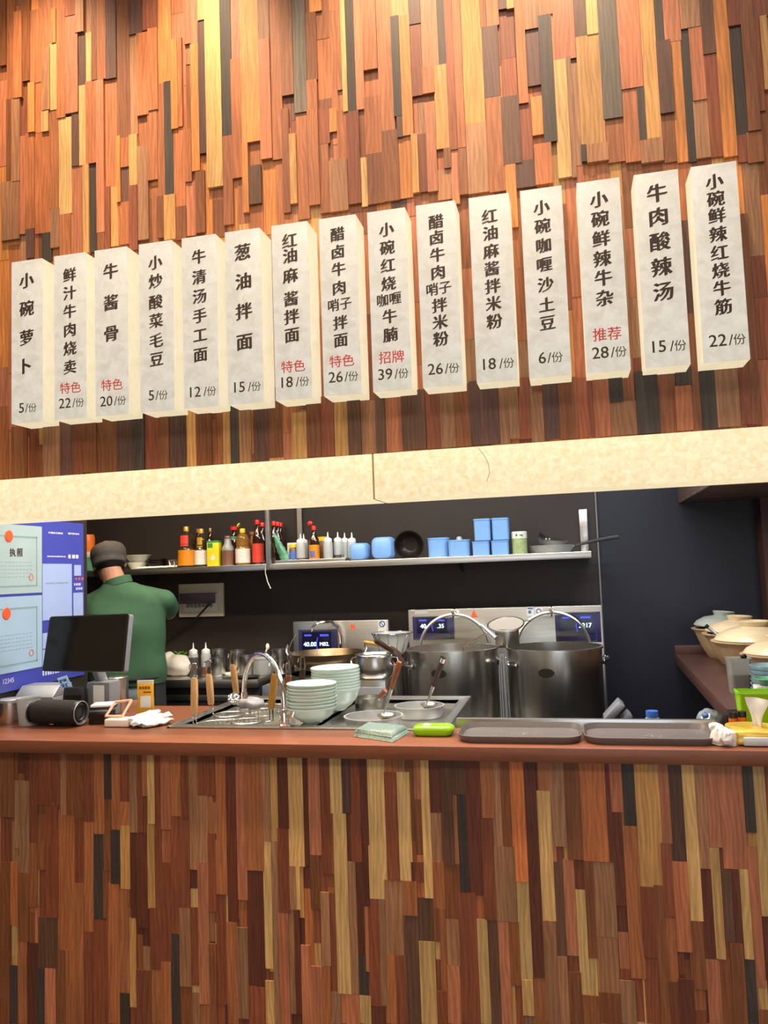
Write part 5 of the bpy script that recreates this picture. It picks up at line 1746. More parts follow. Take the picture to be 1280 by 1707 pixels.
def basin(label, x, y, r, h, z, mm):
    t = thing('steel_basin', label, 'basin', (x, y, z), 0, 'steel basins on the cooker tray')
    b = NB()
    lathe(b, [(0, 0), (r * 0.88, 0), (r * 0.93, 0.008), (r * 0.985, h), (r * 1.02, h), (r * 1.02, h + 0.004), (r * 0.97, h + 0.004), (r * 0.90, 0.012), (0, 0.008)], seg=48)
    obj('basin_body', b, M['alu'], t)
    b = NB()
    lathe(b, [(0, 0.02), (r * 0.918, 0.02), (r * 0.91, 0.012), (0, 0.012)], seg=40)
    obj('liquid', b, mm, t)
    return t


fbx, fby = -0.738, 0.425
FR = 0.223 / 2
basin('front aluminium basin with the brown handled ladle in it', fbx, fby, FR * 0.98, 1.066 - DZ - 0.002, DZ, M['soup'])
rbx, rby = -0.607, 0.665
RR = 0.203 / 2
basin('rear aluminium basin with the black handled ladle in it', rbx, rby, RR * 0.97, 1.064 - DZ - 0.002, DZ, M['soup'])
bm = NB()
cpx, cpy = -0.825, 0.735
cr = 0.133 / 2
ch = 1.086 - DZ
lathe(bm, [(0, 0), (cr * 0.97, 0), (cr, 0.004), (cr, ch - 0.004), (cr * 1.06, ch - 0.003), (cr * 1.06, ch), (cr * 0.96, ch), (cr * 0.95, 0.006), (0, 0.006)], seg=36)
one('steel_cup', bm, M['steel2'], 'straight sided steel pot behind the front basin with a small spoon', 'pot', (cpx, cpy, DZ))


def ladle(label, a, b, mm, tip, frac=0.45):
    """handle top a, shaft end b (the bowl lies in the liquid)"""
    t = thing('ladle', label, 'ladle', (0, 0, 0), 0, 'ladles in the basins')
    a, b = Vector(a), Vector(b)
    m = a.lerp(b, frac)
    g = NB()
    tube(g, [m.lerp(a, 0.15), m, m.lerp(b, .35), m.lerp(b, .7), b], [0.006, 0.0095, 0.0085, 0.005, 0.0045], 8, flat=0.5)
    bc_ = b + Vector((0, 0, -0.004))
    lathe(g, [(0, 0), (0.022, 0.003), (0.034, 0.014), (0.036, 0.020), (0.033, 0.019), (0.02, 0.006), (0, 0.004)], c=(bc_.x + 0.014, bc_.y + 0.014, bc_.z), seg=20)
    obj('shaft_and_bowl', g, M['steel'], t)
    g = NB()
    tube(g, [a, a.lerp(m, .06), a.lerp(m, .5), m], [0.010, 0.0128, 0.0118, 0.0095], 10, flat=0.75)
    obj('handle', g, M[mm], t)
    if tip:
        g = NB()
        d = (a - m).normalized()
        tube(g, [a - d * 0.004, a + d * 0.016], 0.0128, 10, flat=0.75)
        obj('end_cap', g, M['chrome'], t)
    return t


ladle('ladle with orange brown wooden handle leaning out of the front basin', (-0.616, 0.360, 1.273), (-0.705, 0.43, DZ + 0.032), 'wood_brown', False, 0.46)
ladle('ladle with black handle and steel cap leaning out of the rear basin', (-0.497, 0.600, 1.246), (-0.584, 0.67, DZ + 0.032), 'wood_dark', True, 0.52)
ladle('small brown handled spoon leaning out of the straight sided steel pot', (-0.742, 0.660, 1.124), (-0.814 - 0.02, 0.725, DZ + 0.02), 'wood_brown', False, 0.35)

# ================================================================== ON THE FRONT COUNTER, LEFT TO RIGHT
WZ = 1.0505
x, y = -2.208, 0.250 + 0.05
r = 0.042
t = thing('steel_canister', 'cylindrical steel canister at the far left of the counter', 'canister', (x, y, WZ))
hh = 1.135 - 1.05
bm = NB()
lathe(bm, [(0, 0), (r * 0.97, 0), (r, 0.004), (r, hh), (0, hh)], seg=32)
obj('body', bm, M['steel2'], t)
bm = NB()
lathe(bm, [(0, hh), (r * 1.06, hh), (r * 1.06, hh + 0.010), (r * 0.9, hh + 0.014), (0, hh + 0.014)], seg=32)
obj('lid', bm, M['silver'], t)
x, y = -2.107, 0.242 + 0.035
t = thing('plastic_jug', 'translucent white plastic measuring jug between canister and black speaker', 'jug', (x, y, WZ))
hh = 1.153 - 1.05
bm = NB()
lathe(bm, [(0, 0), (0.034, 0), (0.036, 0.004), (0.045, hh), (0.047, hh + 0.002), (0.043, hh), (0.034, 0.006), (0, 0.004)], seg=28)
obj('jug_body', bm, M['frosted'], t)
bm = NB()
tube(bm, [(0.043, -0.004, hh * 0.9), (0.062, -0.006, hh * 0.86), (0.066, -0.006, hh * 0.6), (0.056, -0.005, hh * 0.3), (0.039, -0.004, hh * 0.25)], 0.005, 8)
obj('jug_handle', bm, M['frosted'], t)
# speaker
x, y = -1.971, 0.265
sr = 0.047
sp = thing('bluetooth_speaker', 'black cylindrical loudspeaker lying on the counter', 'speaker', (x, y, WZ + sr + 0.004), -0.06)
SL = 0.204 / 2
bm = NB()
prof = [(0, -SL), (sr * 0.82, -SL), (sr * 0.97, -SL + 0.012), (sr, -SL * 0.6), (sr * 1.03, 0), (sr, SL * 0.6), (sr * 0.97, SL - 0.012), (sr * 0.86, SL), (0, SL)]
lathe(bm, prof, seg=40, mtx=RY(PI / 2))
obj('body', bm, M['fabric_black'], sp)
for s in (-1, 1):
    bm = NB()
    e = SL * s
    lathe(bm, [(0, e - s * 0.002), (sr * 0.55, e + s * 0.001), (sr * 0.62, e + s * 0.005), (sr * 0.66, e + s * 0.002), (sr * 0.80, e + s * 0.002), (sr * 0.92, e + s * 0.009), (sr * 0.99, e - s * 0.004)], seg=36, mtx=RY(PI / 2))
    c = obj('bass_radiator', bm, M['black'], sp)
    bm = NB()
    tube(bm, [(e + s * 0.009, sr * 0.92 * math.cos(2 * PI * j / 36), sr * 0.92 * math.sin(2 * PI * j / 36)) for j in range(36)], 0.0022, 6, closed=True)
    obj('trim_ring', bm, M['silver'], c)
bm = NB()
box(bm, -SL * 0.75, SL * 0.75, -0.018, 0.018, -sr - 0.004, -sr + 0.006, 0.003)
obj('foot', bm, M['black'], sp)
bm = NB()
box(bm, -0.012, 0.006, -sr * 0.62, -sr * 0.55, -sr * 0.92, -sr * 0.80, 0.001)
obj('badge', bm, M['gold'], sp)

# till printer box, card reader, sealing slip
x, y = -2.264, 0.56
t = thing('receipt_printer', 'flat grey receipt printer behind the black speaker', 'printer', (-2.248, 0.56, WZ), 0.1)
bm = NB()
hh = 1.165 - 1.05
box(bm, -0.09, 0.09, -0.08, 0.08, 0, hh * 0.62, 0.006)
obj('body', bm, M['grey'], t)
bm = NB()
prism(bm, [(-0.08, hh * 0.62), (0.08, hh * 0.62), (0.08, hh), (-0.02, hh)], 'x', -0.088, 0.088, 0.003)
obj('lid', bm, M['silver'], t)
bm = NB()
box(bm, -0.05, 0.07, -0.084, -0.079, hh * 0.45, hh * 0.55)
obj('paper_slot', bm, M['black'], t)
t = thing('card_reader', 'small black card reader standing left of the till stand', 'card reader', (-2.000, 0.42, WZ), 0.1)
bm = NB()
hh = 1.174 - 1.05
prism(bm, [(-0.03, 0), (0.03, 0), (0.02, hh), (-0.005, hh)], 'x', -0.045, 0.045, 0.004)
obj('body', bm, M['black'], t)
bm = NB()
prism(bm, [(-0.0285, 0.02), (-0.0075, hh - 0.015), (-0.0065, hh - 0.016), (-0.0275, 0.019)], 'x', -0.036, 0.036)
obj('screen', bm, M['screen'], t)
bm = NB()
a = [Vector((-2.131, 0.490, 1.202)), Vector((-2.085, 0.490, 1.214)), Vector((-2.036, 0.460, 1.168)), Vector((-2.076, 0.460, 1.149))]
nrm = Vector((0, 0.0012, 0.0008))
vs = [bm.verts.new(v) for v in a] + [bm.verts.new(v + nrm) for v in a]
for f in ((0, 1, 2, 3), (7, 6, 5, 4), (0, 4, 5, 1), (1, 5, 6, 2), (2, 6, 7, 3), (3, 7, 4, 0)):
    bm.faces.new([vs[i] for i in f])
o_ = bm
t = thing('printed_slip', 'pale blue printed slip fixed tilted on the receipt printer', 'slip', (0, 0, 0))
sl = obj('paper', bm, mat('pale_blue_paper', '#9fc2dc', 0.6, var=0.03), t)
bm = NB()
for u, v in ((0.25, 0.3), (0.25, 0.6), (0.62, 0.32), (0.62, 0.66)):
    c = a[0].lerp(a[1], u).lerp(a[3].lerp(a[2], u), v)
    ex = (a[1] - a[0]).normalized() * 0.008
    ey = (a[3] - a[0]).normalized() * 0.010
    off_ = Vector((0, -0.0008, 0))
    q = [bm.verts.new(c + off_ + s1 * ex + s2 * ey) for s1, s2 in ((-1, -1), (1, -1), (1, 1), (-1, 1))]
    bm.faces.new(q)
obj('blue_print', bm, M['sticker_blue'], t)

# till monitor
MY = 0.46
c00, c10, c11, c01 = [Vector(v) for v in ((-2.156, 0.430, 1.240), (-1.766, 0.410, 1.237), (-1.763, 0.450, 1.469), (-2.147, 0.470, 1.464))]
ctr = (c00 + c10 + c11 + c01) / 4
mt_ = thing('till_monitor', 'black till monitor on a grey stand in front of the cook', 'monitor', (ctr.x, 0.50, WZ))
org = Vector((ctr.x, 0.50, WZ))
nb_ = (c10 - c00).cross(c01 - c00).normalized()
if nb_.y > 0:
    nb_ = -nb_


def slab(name, inset, f0, f1, m, parent, bev=0.004):
    b = NB()
    C = [c00, c10, c11, c01]
    pts = []
    for i, c in enumerate(C):
        pts.append(c.lerp(ctr, inset))
    vs = [b.verts.new(p + nb_ * f0 - org) for p in pts] + [b.verts.new(p + nb_ * f1 - org) for p in pts]
    for f in ((0, 1, 2, 3), (7, 6, 5, 4), (0, 4, 5, 1), (1, 5, 6, 2), (2, 6, 7, 3), (3, 7, 4, 0)):
        b.faces.new([vs[i] for i in f])
    if bev:
        es = [e for e in b.edges if abs((e.verts[0].co - e.verts[1].co).normalized().dot(nb_)) > 0.9]
        bmesh.ops.bevel(b, geom=es, offset=0.010, segments=4, affect='EDGES', profile=0.5)
    return obj(name, b, m, parent)


slab('housing', 0.0, -0.030, 0.0, M['silver'], mt_)
slab('bezel', 0.004, -0.001, 0.004, M['black'], mt_)
slab('screen', 0.06, 0.0035, 0.0048, M['screen'], mt_, 0)
bm = NB()
tube(bm, [ctr - org + Vector((0.02, 0.02, -0.06)), Vector((-1.930 - org.x, 0.02, 0.12)), Vector((-1.930 - org.x, 0.03, 0.02))], [0.022, 0.026, 0.028], 12)
obj('neck', bm, M['silver'], mt_)
sx = -1.904 - org.x
bm = NB()
hh = 1.190 - 1.05
box(bm, sx - 0.062, sx + 0.046, -0.05, 0.06, 0.0, hh, 0.006)
st_ = obj('stand', bm, M['grey'], mt_)
bm = NB()
box(bm, sx - 0.028, sx + 0.022, -0.0515, -0.0495, hh - 0.093, hh - 0.012)
obj('label', bm, M['paper'], st_)
# canister behind the stand
x, y = -1.886, 0.56
bm = NB()
hh = 1.196 - 1.05
lathe(bm, [(0, 0), (0.041, 0), (0.042, 0.004), (0.042, hh), (0.038, hh + 0.003), (0, hh + 0.003)], seg=32)
one('steel_canister', bm, M['steel2'], 'tall plain steel canister right of the till stand', 'canister', (x, y, WZ))
# black terminal under a pad of slips
x, y = -1.818, 0.291 + 0.045
t = thing('cash_terminal', 'low black payment terminal right of the speaker', 'terminal', (x, y, WZ), 0.1)
hh = 1.095 - 1.05
bm = NB()
box(bm, -0.036, 0.034, -0.045, 0.045, 0, hh, 0.004)
obj('body', bm, M['black'], t)
bm = NB()
box(bm, -0.030, 0.028, -0.047, -0.044, hh * 0.3, hh * 0.8)
obj('front_panel', bm, M['screen'], t)
for k in range(3):
    bm = NB()
    box(bm, -0.038 - 0.003 * k, 0.038 + 0.003 * k, -0.04, 0.045, 0, 0.009, 0.002)
    one('note_pad', bm, M[('silver', 'dark_metal', 'paper')[k]], ('lowest silver', 'middle dark', 'top pale')[k] + ' pad of the little pile on the black terminal', 'pad', (x + 0.003 * k, y + 0.003, WZ + hh + 0.0005 + 0.0095 * k), 0.1 + 0.12 * k, 'pads on the payment terminal')
# cream pay box with tilted hollow frame
x, y = -1.699, 0.237 + 0.032
t = thing('payment_box', 'cream payment box with a tilted open frame right of the terminal', 'payment box', (x, y, WZ))
hh = 1.080 - 1.05
w = 0.103 / 2
bm = NB()
box(bm, -w, w, -0.03, 0.035, 0, hh, 0.006, seg=3)
obj('base', bm, M['cream'], t)
bm = NB()
A = [Vector(v) - Vector((x, y, WZ)) for v in ((-1.762, 0.270, 1.086), (-1.690, 0.270, 1.087), (-1.675, 0.310, 1.141), (-1.745, 0.310, 1.134))]
tube(bm, A, 0.0045, 8, closed=True)
for p_, q_ in ((A[0], A[1]), (A[1], A[2]), (A[2], A[3]), (A[3], A[0])):
    tube(bm, [p_, q_], 0.005, 8)
obj('frame', bm, mat('pale_orange_plastic', '#d9b294', 0.4, var=0.04), t)
bm = NB()
ellip(bm, (w + 0.012, 0.01, 0.018), 0.02, 0.02, 0.018, u=16, v=10)
obj('roller_cap', bm, M['cream'], t)
# yellow code stand (its code itself is left blank)
x, y = -1.689, 0.44
t = thing('yellow_card_stand', 'upright yellow pay card with a white square on a clear stand', 'card stand', (x, y, WZ), 0.12)
w = 0.067 / 2
z1 = 1.195 - 1.05
bm = NB()
box(bm, -w, w, -0.003, 0.003, 0.012, z1, 0.001)
obj('card', bm, M['qr_yellow'], t)
bm = NB()
box(bm, -w * 0.62, w * 0.68, -0.0040, -0.0030, z1 * 0.28, z1 * 0.60)
obj('white_square', bm, M['paper'], t)
bm = NB()
for k in range(4):
    box(bm, -w * 0.75 + k * w * 0.36, -w * 0.75 + k * w * 0.36 + w * 0.28, -0.0040, -0.0030, z1 * 0.78, z1 * 0.86)
box(bm, -w * 0.25, w * 0.75, -0.0040, -0.0030, z1 * 0.68, z1 * 0.72)
obj('dark_print', bm, M['wood_brown'], t)
bm = NB()
box(bm, -w, w, -0.0035, 0.0035, z1 * 0.94, z1 + 0.004)
obj('top_strip', bm, M['label_white'], t)
bm = NB()
box(bm, -w * 1.1, w * 1.1, -0.03, 0.03, 0, 0.012, 0.002)
obj('foot', bm, M['clear'], t)
# crumpled wrappers
for k, (ww, lb, mm) in enumerate(((0.022, 'narrow white wrapper sleeve on top of the pile beside the payment box', 'paper'), (0.030, 'crumpled white wrapper in the pile beside the cooker edge', 'paper'),
                                                 (0.034, 'dull grey wrapper under the pile beside the cooker edge', 'label_white'))):
    pa = [Vector((-1.641, 0.237, 1.055)), Vector((-1.608, 0.216, 1.055)), Vector((-1.585, 0.228, 1.055))][k]
    pb = [Vector((-1.624, 0.414, 1.075)), Vector((-1.569, 0.458, 1.065)), Vector((-1.525, 0.336, 1.055))][k]
    d = pb - pa
    L_ = min(d.length, 0.20)
    ang = math.atan2(d.y, d.x)
    bm = NB()
    secs = []
    for j in range(11):
        u = j / 10
        hw = ww * (0.55 + 0.45 * math.sin(PI * (0.15 + 0.7 * u)))
        hz = 0.007 + 0.005 * math.sin(PI * u)
        secs.append([(u * L_, hw * math.cos(2 * PI * q / 16), 0.012 + hz * math.sin(2 * PI * q / 16)) for q in range(16)])
    loft(bm, secs)
    bmesh.ops.subdivide_edges(bm, edges=list(bm.edges), cuts=1)
    crumple(bm, 0.007, 48, 3 + k)
    for v in bm.verts:
        v.co.z = max(v.co.z, 0.0)
    one('paper_wrapper', bm, M[mm], lb, 'wrapper', (pa.x, pa.y, WZ + (0.016, 0.006, 0.0)[k]), ang, 'wrappers by the payment box', smooth=0.4)

# folded towel, lime soap dish, trays, steel ledge
A = [Vector((-0.734, 0.123, 1.055)), Vector((-0.578, 0.039, 1.055)), Vector((-0.555, 0.202, 1.055)), Vector((-0.722, 0.267, 1.055))]
cen = sum(A, Vector()) / 4
t = thing('folded_towel', 'folded grey green terry towel at the front of the worktop', 'towel', (cen.x, cen.y, WZ))
for k in range(2):
    bm = NB()
    n, m_ = 30, 18
    g = [[None] * (m_ + 1) for _ in range(n + 1)]
    sc_ = 1.0 - 0.06 * k
    lo, hi = [], []
    for i in range(n + 1):
        for j in range(m_ + 1):
            u, v = i / n, j / m_
            p = A[0].lerp(A[1], u).lerp(A[3].lerp(A[2], u), v) - cen
            ed = min(u, 1 - u, v, 1 - v)
            th = 0.012 * min(1, ed * 14) ** 0.5
            g[i][j] = (p.x * sc_ - 0.004 * k, p.y * sc_ + 0.006 * k, th)
    top = [[bm.verts.new((g[i][j][0], g[i][j][1], 0.0125 * k + 0.0015 + g[i][j][2] + 0.0012 * noise.noise(Vector((i * .9, j * .9, k))))) for j in range(m_ + 1)] for i in range(n + 1)]
    bot = [[bm.verts.new((g[i][j][0], g[i][j][1], 0.0125 * k + 0.0005)) for j in range(m_ + 1)] for i in range(n + 1)]
    for i in range(n):
        for j in range(m_):
            bm.faces.new((top[i][j], top[i + 1][j], top[i + 1][j + 1], top[i][j + 1]))
            bm.faces.new((bot[i][j], bot[i][j + 1], bot[i + 1][j + 1], bot[i + 1][j]))
    for i in range(n):
        bm.faces.new((top[i][0], bot[i][0], bot[i + 1][0], top[i + 1][0]))
        bm.faces.new((top[i][m_], top[i + 1][m_], bot[i + 1][m_], bot[i][m_]))
    for j in range(m_):
        bm.faces.new((top[0][j], top[0][j + 1], bot[0][j + 1], bot[0][j]))
        bm.faces.new((top[n][j], bot[n][j], bot[n][j + 1], top[n][j + 1]))
    obj('fold', bm, M['towel'], t)
x0, x1 = -0.537, -0.398
yf, yb_ = 0.134, 0.207
t = thing('soap_dish', 'lime green oval dish with clear lid between towel and trays', 'dish', ((x0 + x1) / 2, (yf + yb_) / 2 + 0.01, WZ))
w, d = x1 - x0, 0.085
bm = NB()
loft(bm, [[(a * s, b * s, z) for a, b in rrect(w, d, 0.028)] for s, z in ((0.86, 0), (0.95, 0.006), (1.0, 0.018))])
obj('dish_body', bm, M['lime'], t, smooth=1.0)
bm = NB()
loft(bm, [[(a * s, b * s, z) for a, b in rrect(w, d, 0.028)] for s, z in ((1.0, 0.0185), (0.97, 0.026), (0.86, 0.031), (0.6, 0.032))])
obj('lid', bm, M['lime_clear'], t, smooth=1.0)
bm = NB()
ellip(bm, (-0.022, -0.01, 0.0325), 0.014, 0.009, 0.004, u=14, v=8)
obj('white_mark', bm, M['paper'], t)


def tray(px0, px1, label):
    x0, x1 = px0, px1
    y0, y1 = 0.046, 0.288
    t = thing('serving_tray', label, 'tray', ((x0 + x1) / 2, (y0 + y1) / 2, WZ), 0, 'grey brown serving trays')
    w, d = x1 - x0, y1 - y0
    b = NB()
    loft(b, [[(a * s + 0, c_ * (1 - (1 - s) * w / d), z) for a, c_ in rrect(w, d, 0.055, 8)] for s, z in
             ((0.955, 0.0), (0.985, 0.012), (1.0, 0.019), (1.0, 0.022), (0.992, 0.0225), (0.975, 0.016), (0.95, 0.0055), (0.90, 0.0045), (0.5, 0.0045))])
    obj('tray_body', b, M['tray'], t, smooth=0.9)
    b = NB()
    for k in range(26):
        a_, c_ = rn.uniform(-.16, .16), rn.uniform(-.07, .07)
        if k < 16:
            a_, c_ = rn.gauss(-0.0, 0.02), rn.gauss(0.01, 0.012)
        lathe(b, [(0, 0), (0.0016, 0), (0.0012, 0.0006), (0, 0.0008)], c=(a_, c_, 0.0046), seg=7)
    obj('crumbs', b, M['label_white'], t)['kind'] = 'stuff'
    return t


tray(-0.374, 0.019 - 0.002, 'left of two grey brown serving trays, beside the lime dish')
tray(0.022 + 0.002, 0.417, 'right of two grey brown serving trays, beside the crumpled tissue')
pt = thing('prep_table', 'steel prep table behind the trays with a raised bright edge', 'table', (0, 0.30, 0.1))
bm = NB()
box(bm, -0.408, 0.445, -0.002, 0.016, 0.86, 0.982, 0.002)
obj('raised_edge', bm, M['steel'], pt)
bm = NB()
box(bm, -0.408, 0.445, 0.014, 0.42, 0.87, 0.90, 0.003)
obj('top', bm, M['steel'], pt)
for sx in (-0.37, 0.41):
    for sy in (0.05, 0.38):
        bm = NB()
        tube(bm, [(sx, sy, 0.0), (sx, sy, 0.87)], 0.018, 12)
        obj('leg', bm, M['steel'], pt)
PTZ = 1.0005
x = 0.258
t = thing('blue_capped_bottle', 'white bottle with blue cap peeping over the steel edge', 'bottle', (x, 0.40, PTZ))
zt = 1.093 - PTZ
bm = NB()
lathe(bm, [(0, 0), (0.036, 0), (0.037, 0.004), (0.036, zt - 0.045), (0.021, zt - 0.022), (0, zt - 0.022)], seg=24)
obj('body', bm, M['frosted'], t)
bm = NB()
lathe(bm, [(0, zt - 0.022), (0.0205, zt - 0.022), (0.0205, zt), (0, zt)], seg=20)
obj('cap', bm, mat('blue_cap', '#2f5fb0', 0.4, var=0.05), t)
x = 0.443
t = thing('foil_pack', 'round clear wrapped pack of food behind the right tray', 'pack', (x, 0.42, PTZ))
zt = 1.098 - PTZ
bm = NB()
ellip(bm, (0, 0, zt * 0.5), 0.042, 0.042, zt * 0.5, u=22, v=14)
crumple(bm, 0.005, 60, 4)
for v in bm.verts:
    v.co.z = max(v.co.z, 0)
obj('wrap', bm, mat('crinkled_clear_wrap', '#a7adb6', 0.15, 0.6, var=0.5, scale=50), t)
bm = NB()
ellip(bm, (-0.014, -0.026, zt * 0.80), 0.012, 0.014, 0.009, u=12, v=8)
obj('blue_print', bm, M['sticker_blue'], t)
# grey angled terminal beside the right stock pot
tx, ty = 0.160, 0.95
t = thing('order_terminal', 'slanted grey terminal right of the right stock pot', 'terminal', (tx, ty, 0.1))
zb_ = 1.057 - 0.1
bm = NB()
box(bm, -0.05, 0.05, -0.04, 0.05, 0.0, zb_ - 0.09, 0.004)
obj('pedestal', bm, M['dark_metal'], t)
bm = NB()
box(bm, -0.012, 0.085, -0.06, 0.06, -0.024, 0.006, 0.004, mtx=T(-0.035, 0, zb_ - 0.08) @ RY(-0.82))
obj('head', bm, M['silver'], t)
bm = NB()
box(bm, 0.0, 0.075, -0.056, 0.05, -0.05, -0.026, 0.004, mtx=T(-0.02, 0, zb_ - 0.095) @ RY(-0.80))
obj('lower_shell', bm, M['grey'], t)

# ================================================================== SIDE COUNTER WITH CLAY POTS (RIGHT)
SCZ = 1.10
sc_ = thing('side_counter', 'dark red brown side counter of clay pots at the right', 'counter', (0.55, 0.40, 0.1))
bm = NB()
prism(bm, [(-0.05, 0.0), (1.04, 0.0), (1.04, 1.745), (0.0, 1.745)], 'z', 0.945, 1.0, 0.003)
obj('worktop', bm, M['side_worktop'], sc_)
bm = NB()
prism(bm, [(0.16, 0.04), (1.03, 0.04), (1.03, 1.74), (0.20, 1.74)], 'z', 0.0, 0.945)
obj('base', bm, M['dark_wall'], sc_)
bm = NB()
prism(bm, [(0.03, 0.94), (0.20, 0.94), (0.20, 0.70)], 'y', 1.66, 1.74)
obj('bracket', bm, M['grey'], sc_)
bm = NB()
box(bm, 0.0, 1.04, 1.715, 1.745, 1.0, 1.045, 0.003)
obj('upstand', bm, M['postwood'], sc_)


def clay_pot(label, x, y, R, h, lid_h, m_lid, tilt, knob):
    t = thing('clay_pot', label, 'pot', (x, y, SCZ + 0.0005), 0, 'lidded clay pots on the side counter')
    b = NB()
    lathe(b, [(0, 0), (R * 0.50, 0), (R * 0.54, 0.006), (R * 0.74, h * 0.40), (R * 0.90, h * 0.80), (R * 0.93, h * 0.88), (R * 1.03, h * 0.97), (R * 1.03, h), (R * 0.88, h), (R * 0.70, h * 0.42), (R * 0.45, 0.012), (0, 0.010)], seg=48)
    obj('pot_body', b, M['clay'], t)
    b = NB()
    lathe(b, [(0, 0.0), (R * 0.93, 0), (R * 0.95, 0.004), (R * 0.86, lid_h * 0.42), (R * 0.62, lid_h * 0.80), (R * 0.36, lid_h * 0.97), (R * 0.32, lid_h)], seg=48, mtx=T(0, 0, h + 0.001) @ RX(tilt[0]) @ RY(tilt[1]))
    lathe(b, [(R * 0.32, lid_h), (0, lid_h)], seg=48, mtx=T(0, 0, h + 0.001) @ RX(tilt[0]) @ RY(tilt[1]))
    l = obj('lid', b, m_lid, t)
    b = NB()
    lathe(b, [(0, lid_h), (R * 0.30, lid_h - 0.002), (R * 0.36, lid_h + knob), (R * 0.33, lid_h + knob + 0.004), (R * 0.27, lid_h + knob - 0.004), (0, lid_h + 0.004)], seg=32, mtx=T(0, 0, h + 0.001) @ RX(tilt[0]) @ RY(tilt[1]))
    obj('knob', b, m_lid, l)
    return t


CPS = [
    (0.616, 1.93, 0.152, 1.253, 0.060, 'clay_blue', (0.0, 0.10), 'grey green lidded clay pot farthest back, against the dark wall'),
    (0.620, 1.62, 0.165, 1.251, 0.058, 'clay_lid', (0.0, 0.06), 'cream lidded clay pot with a spoon, second from the wall'),
    (0.603, 1.27, 0.180, 1.248, 0.060, 'clay_lid', (0, 0), 'large tan clay pot with domed lid, third from the wall'),
    (0.655, 0.93, 0.150, 1.225, 0.050, 'clay_lid', (0, 0), 'pale lidded clay pot nearest the room behind the lime box'),
]
for xl, y, R, zr, lh, ml, tl, lb in CPS:
    clay_pot(lb, xl + R * 1.03, y, R, zr - SCZ, lh, M[ml], tl, 0.020)
bm = NB()
a, b = Vector((0.620, 1.480, 1.298)), Vector((0.661, 1.470, 1.259))
tube(bm, [a, a.lerp(b, 0.5), b + (b - a) * 0.25], [0.007, 0.0075, 0.006], 8, flat=0.6)
t = thing('soup_spoon', 'steel handled spoon poking out under the cream lid', 'spoon', (0, 0, 0))
obj('handle', bm, M['chrome'], t)
bm = NB()
tube(bm, [a - (b - a).normalized() * 0.004, a + (b - a).normalized() * 0.012], 0.009, 8)
obj('dark_tip', bm, M['black'], t)
# clear container
x, y = 0.613, 0.79
t = thing('plastic_container', 'clear plastic tub of brown food before the clay pots', 'container', (0.609, 0.735, SCZ + 0.0005), 0.1)
zt = 1.231 - SCZ
bm = NB()
loft(bm, [[(a * s, b * s, z) for a, b in rrect(0.080, 0.07, 0.014)] for s, z in ((0.80, 0), (0.84, 0.004), (1.0, zt), (1.05, zt + 0.002), (0.96, zt + 0.001), (0.80, 0.008), (0.5, 0.006))])
obj('tub_body', bm, M['frosted'], t, smooth=0.9)
bm = NB()
loft(bm, [[(a * s, b * s, z) for a, b in rrect(0.078, 0.068, 0.014)] for s, z in ((0.78, 0.009), (0.90, zt * 0.55))])
obj('contents', bm, M['sauce_brown'], t, smooth=0.9)
bm = NB()
ellip(bm, (0.018, -0.01, zt + 0.006), 0.012, 0.010, 0.010, u=12, v=8)
obj('scoop_knob', bm, M['blackiron'], t)
# grey blue bowls
bx, by = 0.623 + 0.070, 0.60
zt = 1.221 - SCZ
R = 0.072
pitch = (zt - 0.040) / 5
proto = None
for k in range(6):
    nm = ('lowest', 'second lowest', 'third lowest', 'fourth lowest', 'fifth lowest', 'topmost')[k] + ' grey blue bowl of the stack on the side counter'
    if proto is None:
        bm = NB()
        lathe(bm, [(0, 0), (R * 0.6, 0), (R * 0.64, 0.006), (R * 0.88, 0.020), (R * 0.97, 0.034), (R, 0.040), (R * 0.97, 0.040), (R * 0.84, 0.022), (R * 0.58, 0.009), (0, 0.008)], seg=44)
        proto = one('blue_bowl', bm, M['blue_bowl'], nm, 'bowl', (bx, by, SCZ + 0.0005), 0, 'grey blue bowls on the side counter')
    else:
        c = copy_tree(proto)
        c.location = (bx, by, SCZ + 0.0005 + pitch * k)
        c['label'] = nm
bm = NB()
lathe(bm, [(0, 0), (0.026, 0), (0.045, 0.020), (0.050, 0.022), (0.044, 0.024), (0.024, 0.005), (0, 0.004)], seg=28)
one('green_dish', bm, M['bag_green'], 'pale green dish in front of the grey blue bowl stack', 'dish', (0.652, 0.475, 1.181 - 0.012))
gb = NB()
box(gb, -0.045, 0.045, -0.03, 0.03, 0, 1.181 - 0.0125 - SCZ - 0.001, 0.004)
one('white_box', gb, M['white'], 'small white box carrying the pale green dish', 'box', (0.652, 0.475, SCZ + 0.0005))
# lime box
lx0, lx1 = 0.520, 0.618
zt, zb = 1.172, 1.062
t = thing('lime_box', 'bright lime green plastic box behind the tissue pack', 'box', ((lx0 + lx1) / 2 + 0.01, 0.34, WZ))
w = (lx1 - lx0)
bm = NB()
loft(bm, [[(a * s, b * s, z) for a, b in rrect(w + 0.02, 0.065, 0.010)] for s, z in ((0.86, 0), (0.98, zt - WZ - 0.01), (1.02, zt - WZ - 0.009), (1.02, zt - WZ), (0.97, zt - WZ), (0.84, 0.006), (0.5, 0.004))])
obj('box_body', bm, M['lime'], t, smooth=0.9)
